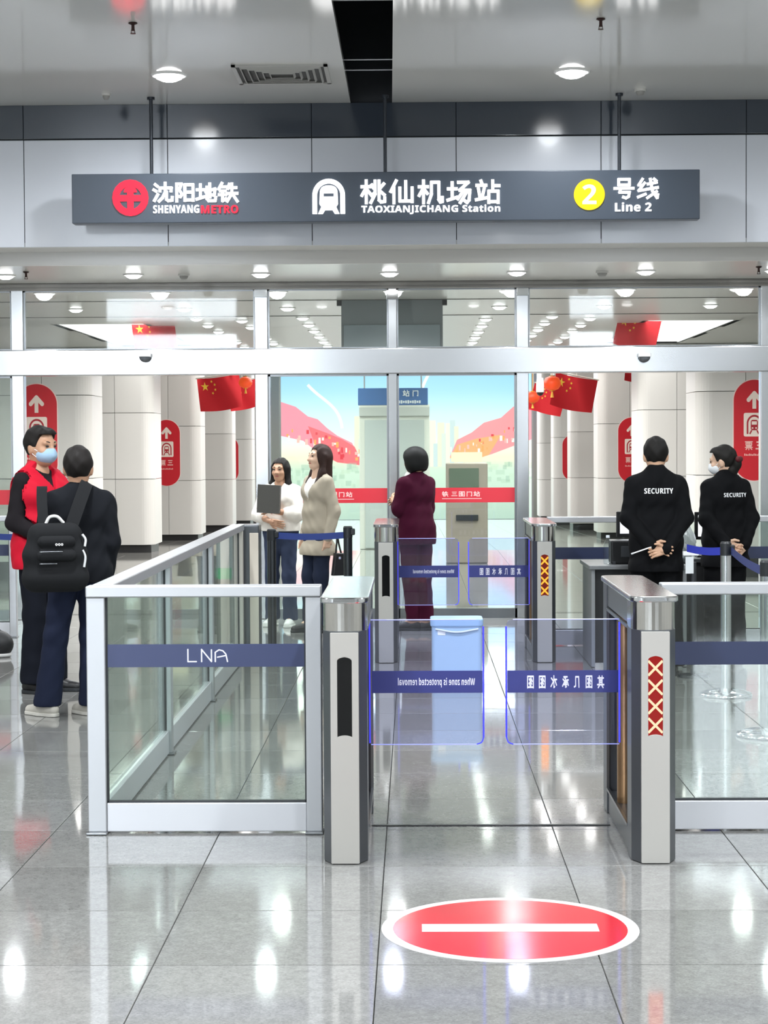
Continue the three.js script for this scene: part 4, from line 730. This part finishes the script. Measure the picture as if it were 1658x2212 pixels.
  // hair
  const hm = mat(o.hairColor ?? 0x15110f, 0.6, 0, { specularIntensity: 0.5 }), k = o.hair ?? 'short';
  const line = (d, x, y, z, zc, yb, yh = 0.066) => Math.max(d, Math.min(z - zc - Math.max(0, (y - 0.0) * 0.35), yh - y + z * 0.12), yb - y);
  if (k === 'short' || k === 'bun') headPart('hair', solid([ell([0, 0.026, -0.018], [0.085, 0.104, 0.102]), cap([-0.03, 0.075, 0.05], [0.035, 0.075, 0.05], 0.03)], 0.03, 0.006, (d, x, y, z) => line(d + 0.0025 * Math.sin(x * 90 + z * 40) * Math.sin(y * 70), x, y, z, Math.abs(x) > 0.06 && y < -0.002 ? -0.03 : 0.024, k === 'bun' ? -0.075 : -0.062)), hm);
  if (k === 'bun') { headPart('hair_bun', solid([ell([0, -0.03, -0.115], [0.045, 0.05, 0.035]), ell([0, -0.08, -0.07], [0.05, 0.05, 0.045])], 0.03, 0.006), hm); headPart('hair_bow', solid([ell([0.03, 0.0, -0.135], [0.03, 0.024, 0.02]), ell([-0.03, 0.0, -0.135], [0.03, 0.024, 0.02])], 0.01, 0.005), mat(0x5a0f18, 0.7), 'dark red hair bow'); }
  if (k === 'bob') headPart('hair', solid([ell([0, 0.018, -0.014], [0.118, 0.116, 0.126]), ell([0, -0.05, -0.03], [0.108, 0.085, 0.1])], 0.04, 0.007, (d, x, y, z) => line(d, x, y, z, 0.03, -0.118 - z * 0.25)), hm);
  if (k === 'long') headPart('hair', solid([ell([0, 0.024, -0.018], [0.09, 0.107, 0.106]), cap([0.07, 0.02, -0.01], [0.085, -0.14, -0.01], 0.026, 0.03), cap([0.085, -0.14, -0.01], [0.09, -0.25, 0.045], 0.03, 0.016), cap([-0.07, 0.02, -0.01], [-0.085, -0.14, -0.01], 0.026, 0.03), cap([-0.085, -0.14, -0.01], [-0.09, -0.25, 0.045], 0.03, 0.016), cap([-0.03, 0, -0.06], [-0.045, -0.3, -0.115], 0.055, 0.04), cap([0.03, 0, -0.06], [0.045, -0.3, -0.115], 0.055, 0.04)], 0.035, 0.007, (d, x, y, z) => Math.max(d + 0.002 * Math.sin(x * 160) , y > -0.11 ? Math.min(z - 0.022 - Math.max(0, y) * 0.5 + Math.max(0, Math.abs(x) - 0.045) * -1.6, 0.07 - y - Math.abs(x) * 0.1) : -1)), hm);
  // clothes
  const T = o.top, wr = (x, y, z) => 0.0035 * Math.sin(y * 42 + x * 26) * Math.sin(x * 31 - z * 37 + y * 9);
  const collar = T.collar ? [cap([0, 1.37, -0.02], [0, T.collar, 0.0], 0.07, 0.062)] : [];
  const tp = [...torso(T.t ?? 0.018, T.w ?? 1), ...collar, ...(T.flare ? [cap([-0.075 * hw, T.hem + 0.03, 0], [0.075 * hw, T.hem + 0.03, 0], 0.112 + T.flare)] : [])], sp = [];
  if (T.sleeve !== 0) for (const s of ['L', 'R']) sp.push(...arm(s, T.st ?? 0.016, T.sleeve ?? 0.93));
  const ft = field(tp, 0.06), fs = sp.length ? field(sp, 0.03) : () => 1e3, hole = field([...arm('L', 0.028), ...arm('R', 0.028)], 0.02);
  const ftop = (x, y, z) => { const a = Math.max(ft(x, y, z) + wr(x, y, z), T.hem - y), b = fs(x, y, z) + wr(z, y, x), h = Math.max(0.016 - Math.abs(a - b), 0) / 0.016; let d = Math.min(a, b) - h * h * 0.004; if (T.sleeve === 0 && Math.abs(x) > sw - 0.012) d = Math.max(d, -hole(x, y, z)); return T.vneck ? Math.max(d, Math.min(z - 0.02, y - T.vneck - Math.abs(x) * 1.7)) : d; };
  part(T.name, nets(ftop, bounds([...tp, ...sp], 0.03), 0.0105), T.mat, root, T.label);
  if (o.inner) part('shirt', nets((x, y, z) => Math.min(Math.max(field(torso(0.008), 0.06)(x, y, z), 1.0 - y), field([...arm('L', 0.016, 0.9), ...arm('R', 0.016, 0.9)], 0.03)(x, y, z)) + wr(x, y, z), bounds([...torso(0.01), ...arm('L', 0.02), ...arm('R', 0.02)], 0.02), 0.013), o.inner, root, 'dark long-sleeved shirt');
  const lp = [...leg('L', o.pt ?? 0.014, o.pk ?? 0.012), ...leg('R', o.pt ?? 0.014, o.pk ?? 0.012), cap([-0.07 * hw, 0.95, -0.004], [0.07 * hw, 0.95, -0.004], 0.112)];
  part('trousers', solid(lp, 0.035, 0.0115, (d, x, y, z) => Math.max(d + wr(x, y, z) * 0.8, (o.cuff ?? 0.065) - y, y - 1.03)), o.pants, root);
  for (const s of ['L', 'R']) {
    const { an, a } = legs[s], dx = Math.sin(a), dz = Math.cos(a), q = (t, y) => [an[0] + dx * t, y, an[2] + dz * t], pr = [cap(q(-0.05, 0.042), q(0.05, 0.045), 0.036, 0.04), cap(q(0.05, 0.04), q(0.155, 0.03), 0.04, 0.032), cap(q(-0.01, 0.06), q(-0.005, o.shoeTop ?? 0.1), 0.04, 0.038)], f = field(pr, 0.03);
    const shoe = part('shoe', nets((x, y, z) => Math.max(f(x, y, z), 0.012 - y), bounds(pr, 0.02), 0.006), o.shoes, root);
    part('sole', nets((x, y, z) => Math.max(f(x, Math.max(y, 0.03), z) - 0.004, y - 0.024, 0.001 - y), bounds(pr, 0.02), 0.006), o.soles ?? DARK, shoe);
  }
  return { root, ftop, H };
}
// lettering printed on cloth: a patch that follows the surface of the back
function backPrint(p, text, cx, y0, w, h, label, skew = 0) {
  const n = 26, m = 6, g = new THREE.PlaneGeometry(1, 1, n, m), a = g.attributes.position;
  for (let i = 0; i < a.count; i++) {
    const x = cx - a.getX(i) * w, y = y0 + a.getY(i) * h + skew * a.getX(i); let z = -0.4; while (p.ftop(x, y, z) > 0.0005 && z < 0) z += Math.max(0.0004, p.ftop(x, y, z) * 0.6);
    a.setXYZ(i, x, y, z - 0.002);
  }
  g.computeVertexNormals();
  const t = canvasTex(512, 96, (c, W, Hh) => { c.clearRect(0, 0, W, Hh); c.fillStyle = '#e8eaec'; c.font = 'bold 92px sans-serif'; c.textAlign = 'center'; c.fillText(text, W / 2, 82, W - 8); });
  part('back_print', g, new THREE.MeshPhysicalMaterial({ map: t, alphaTest: 0.5, transparent: false, roughness: 0.6, side: THREE.DoubleSide }), p.root, label);
}
const cloth = (c, r = 0.9) => mat(c, r, 0, { specularIntensity: 0.35 });
const ground = (px, d) => [X(px, d), 0, -d];

const UNI = cloth(0x07080b, 0.85);
{
  const p = person({ label: 'male security guard in black uniform seen from behind, hands clasped on his back', pos: ground(1416, 13.32), h: 1.655, rot: Math.PI, back: true, sw: 0.158, skin: 0, hs: 1.05, neck: 1.44,
    arm: { L: { e: [0.196, 1.12, -0.05], w: [0.05, 0.93, -0.158], dir: [-0.9, -0.25, 0.0], palm: [0, -0.1, -1], thumb: -1, curl: 0.45 }, R: { e: [-0.196, 1.12, -0.05], w: [-0.055, 0.905, -0.165], dir: [0.9, -0.2, -0.05], palm: [0, 0, -1], thumb: 1, curl: 0.6 } },
    feet: { L: [0.11, 0, 0.15], R: [-0.11, 0, -0.15] }, head: { pitch: 0.18, yaw: -0.05 }, hair: 'short', hairColor: 0x12100e,
    top: { name: 'jacket', mat: UNI, hem: 0.74, t: 0.024, st: 0.02, w: 1.1, collar: 1.455, sleeve: 0.97, flare: 0.012 }, pants: UNI, pt: 0.028, pk: 0.03, shoes: mat(0x101012, 0.35) });
  backPrint(p, 'SECURITY', -0.005, 1.315, 0.25, 0.054, 'white lettering');
  const s = thing('white_rod', 'thin white rod held in the clasped hands of the male guard', 'rod', at(1402, 1183, 13.13).toArray(), 0); s.rotation.z = 0.33; part('rod', box(0.13, 0.009, 0.009, -0.05, 0, 0, 0.003), mat(0xe8e8e8, 0.4), s); part('tip', box(0.02, 0.011, 0.011, -0.122, 0, 0, 0.003), mat(0xcfd2d4, 0.4), s);
}
{
  const p = person({ label: 'female security guard in black uniform with hair bun, face mask and hands behind her', pos: ground(1566, 14.15), h: 1.605, rot: Math.PI + 0.28, sw: 0.142, skin: 2, neck: 1.44,
    arm: { L: { e: [0.185, 1.11, -0.06], w: [0.075, 0.93, -0.165], dir: [-0.75, -0.35, -0.05], palm: [0, 0, -1], thumb: -1, curl: 0.75 }, R: { e: [-0.195, 1.11, -0.05], w: [-0.09, 0.905, -0.155], dir: [0.6, -0.45, -0.1], palm: [0, 0, -1], thumb: 1, curl: 0.75 } },
    feet: { L: [0.09, 0, 0.2], R: [-0.09, 0, -0.1] }, head: { yaw: 0.85, pitch: 0.12 }, hair: 'bun', mask: 0xdfe2e4, hairColor: 0x14120f,
    top: { name: 'jacket', mat: UNI, hem: 0.74, t: 0.022, st: 0.02, collar: 1.455, sleeve: 0.95, flare: 0.012 }, pants: UNI, pt: 0.024, pk: 0.026, shoes: mat(0x101012, 0.35) });
  backPrint(p, 'SECURITY', -0.03, 1.3, 0.235, 0.046, 'white lettering');
  part('arm_patch', box(0.004, 0.075, 0.03, 0.2, 1.27, -0.02, 0.0015), mat(0xd9dcde, 0.6), p.root, 'pale arm patch');
}
const lady = person({ label: 'woman in a maroon top and maroon trousers with black bob, seen from behind', pos: ground(897, 16.6), h: 1.585, rot: Math.PI + 0.75, skin: 1, sw: 0.15, back: true,
  arm: { L: { e: [0.18, 1.13, 0.03], w: [0.09, 1.2, 0.2], palm: [-1, 0, 0], thumb: -1, curl: 0.5 }, R: { e: [-0.2, 1.12, 0.06], w: [-0.06, 1.17, 0.23], palm: [1, 0, 0], thumb: 1, curl: 0.5 } },
  feet: { L: [0.02, 0.02, 0.8], R: [-0.085, -0.06, 0.8] }, hair: 'bob', hairColor: 0x0d0f0e, head: { yaw: 0.1, pitch: 0.08 },
  top: { name: 'tunic', mat: cloth(0x3d0822), hem: 0.8, t: 0.026, st: 0.028, w: 1.0, sleeve: 0.35, flare: 0.02 }, pants: cloth(0x400b26), pt: 0.018, pk: 0.01, cuff: 0.09, shoes: mat(0x151517, 0.5), hw: 1.05 });
part('neck_scarf', solid([cap([-0.05, 1.43, 0.03], [0.06, 1.44, 0.03], 0.035), cap([0.075, 1.43, -0.01], [0.06, 1.4, 0.07], 0.022)], 0.03, 0.008), mat(0xe4e2dc, 0.8), lady.root, 'white neck scarf');
{
  const p = person({ label: 'young woman with long black hair in a white blouse and blue jeans facing us', pos: ground(605, 17.05), h: 1.497, rot: -0.28, skin: 1, sw: 0.15,
    arm: { L: { e: [0.2, 1.13, 0.06], w: [-0.04, 1.18, 0.23], dir: [-1, 0.2, 0.0], palm: [0, 0, -1], thumb: 1, curl: 0.5 }, R: { e: [-0.215, 1.12, 0.06], w: [-0.03, 1.07, 0.235], dir: [1, -0.28, 0.0], palm: [0, 0, -1], thumb: -1, curl: 0.35 } },
    feet: { L: [0.105, 0.02, 0.1], R: [-0.1, -0.02, -0.1] }, hair: 'long', hairColor: 0x14110f, head: { yaw: -0.05, pitch: -0.02 },
    top: { name: 'blouse', mat: cloth(0xe8e3da), hem: 0.965, t: 0.028, st: 0.03, sleeve: 0.32, vneck: 1.36, flare: 0.02 }, pants: cloth(0x363f55), pt: 0.016, pk: 0.024, shoes: mat(0xe6e6e2, 0.6), soles: mat(0xdcdcd8, 0.6) });
  part('wristband', new THREE.TorusGeometry(0.033, 0.006, 8, 20).rotateY(1.5).translate(-0.01, 1.178, 0.228), mat(0xd8a49a, 0.5), p.root, 'pink wristband');
  const f = thing('folder', 'dark grey folder held to the chest of the woman in the white blouse', 'folder', at(581, 1078, 16.77).toArray(), -0.28); f.rotation.z = -0.05; const w = 52 * 16.62 / F, h = 62 * 16.62 / F;
  part('cover', [box(w, h, 0.004, 0, 0, 0.012, 0.0015), box(w, h, 0.004, 0, 0, -0.012, 0.0015), box(0.006, h, 0.027, -w / 2, 0, 0, 0.002)], mat(0x4b4a46, 0.5), f); part('paper', box(w - 0.012, h - 0.01, 0.018, 0, 0, 0), mat(0xe8e6e0, 0.8), f);
}
{
  const p = person({ label: 'woman in a beige blazer with long brown hair looking up to the left', pos: ground(686, 16.5), h: 1.615, rot: -1.0, skin: 2, sw: 0.15,
    arm: { L: { e: [0.2, 1.09, -0.05], w: [0.205, 0.86, 0.02], dir: [-0.1, -0.9, 0.1], palm: [-1, 0, 0], thumb: 1, curl: 0.3 }, R: { e: [-0.19, 1.09, -0.03], w: [-0.17, 0.87, 0.05], palm: [1, 0, 0], thumb: -1, curl: 0.3 } },
    feet: { L: [0.07, 0.0, 0.1], R: [-0.07, 0.06, 0] }, hair: 'long', hairColor: 0x2c1a14, head: { pitch: -0.16, yaw: -0.05 },
    top: { name: 'blazer', mat: cloth(0xa69d8c), hem: 0.7, t: 0.018, st: 0.018, w: 0.88, sleeve: 0.97, flare: 0.022, vneck: 1.2 }, pants: cloth(0x232a3c), pt: 0.014, pk: 0.012, shoes: mat(0x1c1c1e, 0.5) });
  part('inner_top', solid([cap([-0.05, 1.27, 0.01], [0.05, 1.27, 0.01], 0.105), cap([-0.07, 1.36, 0], [0.07, 1.36, 0], 0.058)], 0.04, 0.012), cloth(0xece8e0), p.root, 'pale top under the blazer');
  const b = thing('handbag', 'black handbag hanging behind the woman in the beige blazer', 'handbag', at(731, 1243, 16.25).toArray(), 0.3), m = mat(0x121214, 0.4);
  part('bag_body', extr(outline([[-0.058, 0], [0.058, 0], [0.04, 0.19], [-0.035, 0.19]]), 0.08, 0.008).translate(0, 0, -0.04), m, b); part('strap', tube([[-0.03, 0.18, 0.02], [-0.02, 0.28, 0.02], [-0.012, 0.36, 0.0], [0.006, 0.28, -0.02], [0.03, 0.18, -0.02]], 0.008, 24), m, b); part('clasp', box(0.02, 0.02, 0.006, 0, 0.15, 0.042, 0.002), CHROME, b);
}
person({ label: 'man in a red vest over a dark shirt wearing a pale blue face mask', pos: ground(86, 12.5), h: 1.728, rot: 1.0, skin: 1, sw: 0.158, hs: 1.07, neck: 1.45, mask: 0x9cbad2,
  arm: { L: { e: [0.2, 1.1, 0.0], w: [0.14, 1.0, 0.2], palm: [-1, 0, 0], thumb: -1, curl: 0.5 }, R: { e: [-0.2, 1.1, -0.03], w: [-0.15, 0.99, 0.19], palm: [1, 0, 0], thumb: 1, curl: 0.5 } },
  feet: { L: [0.09, 0.02, 0.35], R: [-0.08, 0.0, 0.1] }, hair: 'short', hairColor: 0x15110f, head: { yaw: -0.02, pitch: 0.03 },
  top: { name: 'vest', mat: cloth(0xc4142e, 0.7), hem: 0.8, t: 0.034, w: 1.2, sleeve: 0, flare: 0.02, vneck: 1.3, collar: 1.44 }, inner: cloth(0x1d1a1d), pants: cloth(0x11141d), shoes: mat(0x121214, 0.4), pt: 0.02, pk: 0.03 });
{
  const p = person({ label: 'man in a dark jacket seen from behind, carrying a black backpack', pos: ground(168, 11.4), h: 1.597, rot: Math.PI + 0.38, skin: 1, back: true, sw: 0.17, hs: 1.11, neck: 1.44,
    arm: { L: { e: [0.22, 1.1, 0.03], w: [0.2, 0.97, 0.2], palm: [-1, 0, 0], thumb: -1, curl: 0.5 }, R: { e: [-0.195, 1.1, -0.02], w: [-0.185, 0.9, 0.05], dir: [0.05, -0.9, 0.25], palm: [1, 0, 0], thumb: 1, curl: 0.6 } },
    feet: { L: [0.2, 0.05, 0.6], R: [-0.075, -0.02, 0.5] }, hair: 'short', hairColor: 0x161210, head: { yaw: -0.3, pitch: 0.05 },
    top: { name: 'jacket', mat: cloth(0x15171c), hem: 0.85, t: 0.03, st: 0.026, w: 1.1, sleeve: 0.99, collar: 1.43, flare: 0.02 }, pants: cloth(0x1a2033), pt: 0.022, pk: 0.03, shoes: mat(0xb3afa6, 0.7), soles: mat(0xc6c3bb, 0.7), shoeTop: 0.12 });
  const d = 11.06, y0 = Y(1281, d, 118), b = thing('backpack', 'black backpack with a white grab handle on the man in the dark jacket', 'backpack', [X(117, d), y0, -d], 0.3), m = cloth(0x1c1d1f), W = 0.345, Hh = 0.425;
  part('pack_body', solid([cap([-0.11, 0.09, 0], [0.11, 0.09, 0], 0.085), cap([-0.11, 0.22, 0], [0.11, 0.22, 0], 0.08), cap([-0.085, Hh - 0.09, -0.005], [0.085, Hh - 0.09, -0.005], 0.072)], 0.06, 0.009), m, b);
  part('front_pocket', solid([cap([-0.08, 0.22, 0.07], [0.08, 0.22, 0.07], 0.035), cap([-0.075, 0.3, 0.06], [0.075, 0.3, 0.06], 0.035)], 0.03, 0.007), m, b);
  part('zip', [bar([-0.1, 0.245, 0.107], [0.03, 0.245, 0.107], 0.0025, 6), bar([-0.1, 0.175, 0.094], [0.0, 0.175, 0.094], 0.0025, 6)], mat(0x8d9094, 0.3, 0.8), b); part('emblem', textGeo('ooo', 0.045, 0.014, 0.003).translate(-0.01, 0.278, 0.094), mat(0xf0f0f0, 0.5), b);
  part('grab_handle', tube([[-0.055, Hh - 0.03, 0.0], [-0.03, Hh + 0.015, 0.01], [0.01, Hh + 0.018, 0.01], [0.05, Hh - 0.02, 0.0]], 0.009, 20), mat(0xe6e6e4, 0.6), b, 'white grab handle');
  part('side_clip', [tube([[0.15, 0.34, 0.05], [0.168, 0.31, 0.055], [0.163, 0.27, 0.06]], 0.007, 12), tube([[0.15, 0.25, 0.06], [0.165, 0.21, 0.06], [0.158, 0.15, 0.06]], 0.007, 12)], mat(0xd8dadc, 0.4), b);
  part('shoulder_strap', ribbon([[0.1, Hh - 0.04, -0.04], [0.16, Hh + 0.1, -0.11], [0.21, Hh + 0.2, -0.2], [0.225, Hh + 0.19, -0.28]], [0.8, -0.45, 0.1], 0.075, 0.014), m, b, 'wide strap over the right shoulder'); part('shoulder_strap', ribbon([[-0.06, Hh - 0.04, -0.04], [-0.06, Hh + 0.1, -0.12], [-0.05, Hh + 0.18, -0.2], [-0.04, Hh + 0.17, -0.28]], [1, 0, 0.2], 0.06, 0.014), m, b);
}

renderer.render(scene, camera);
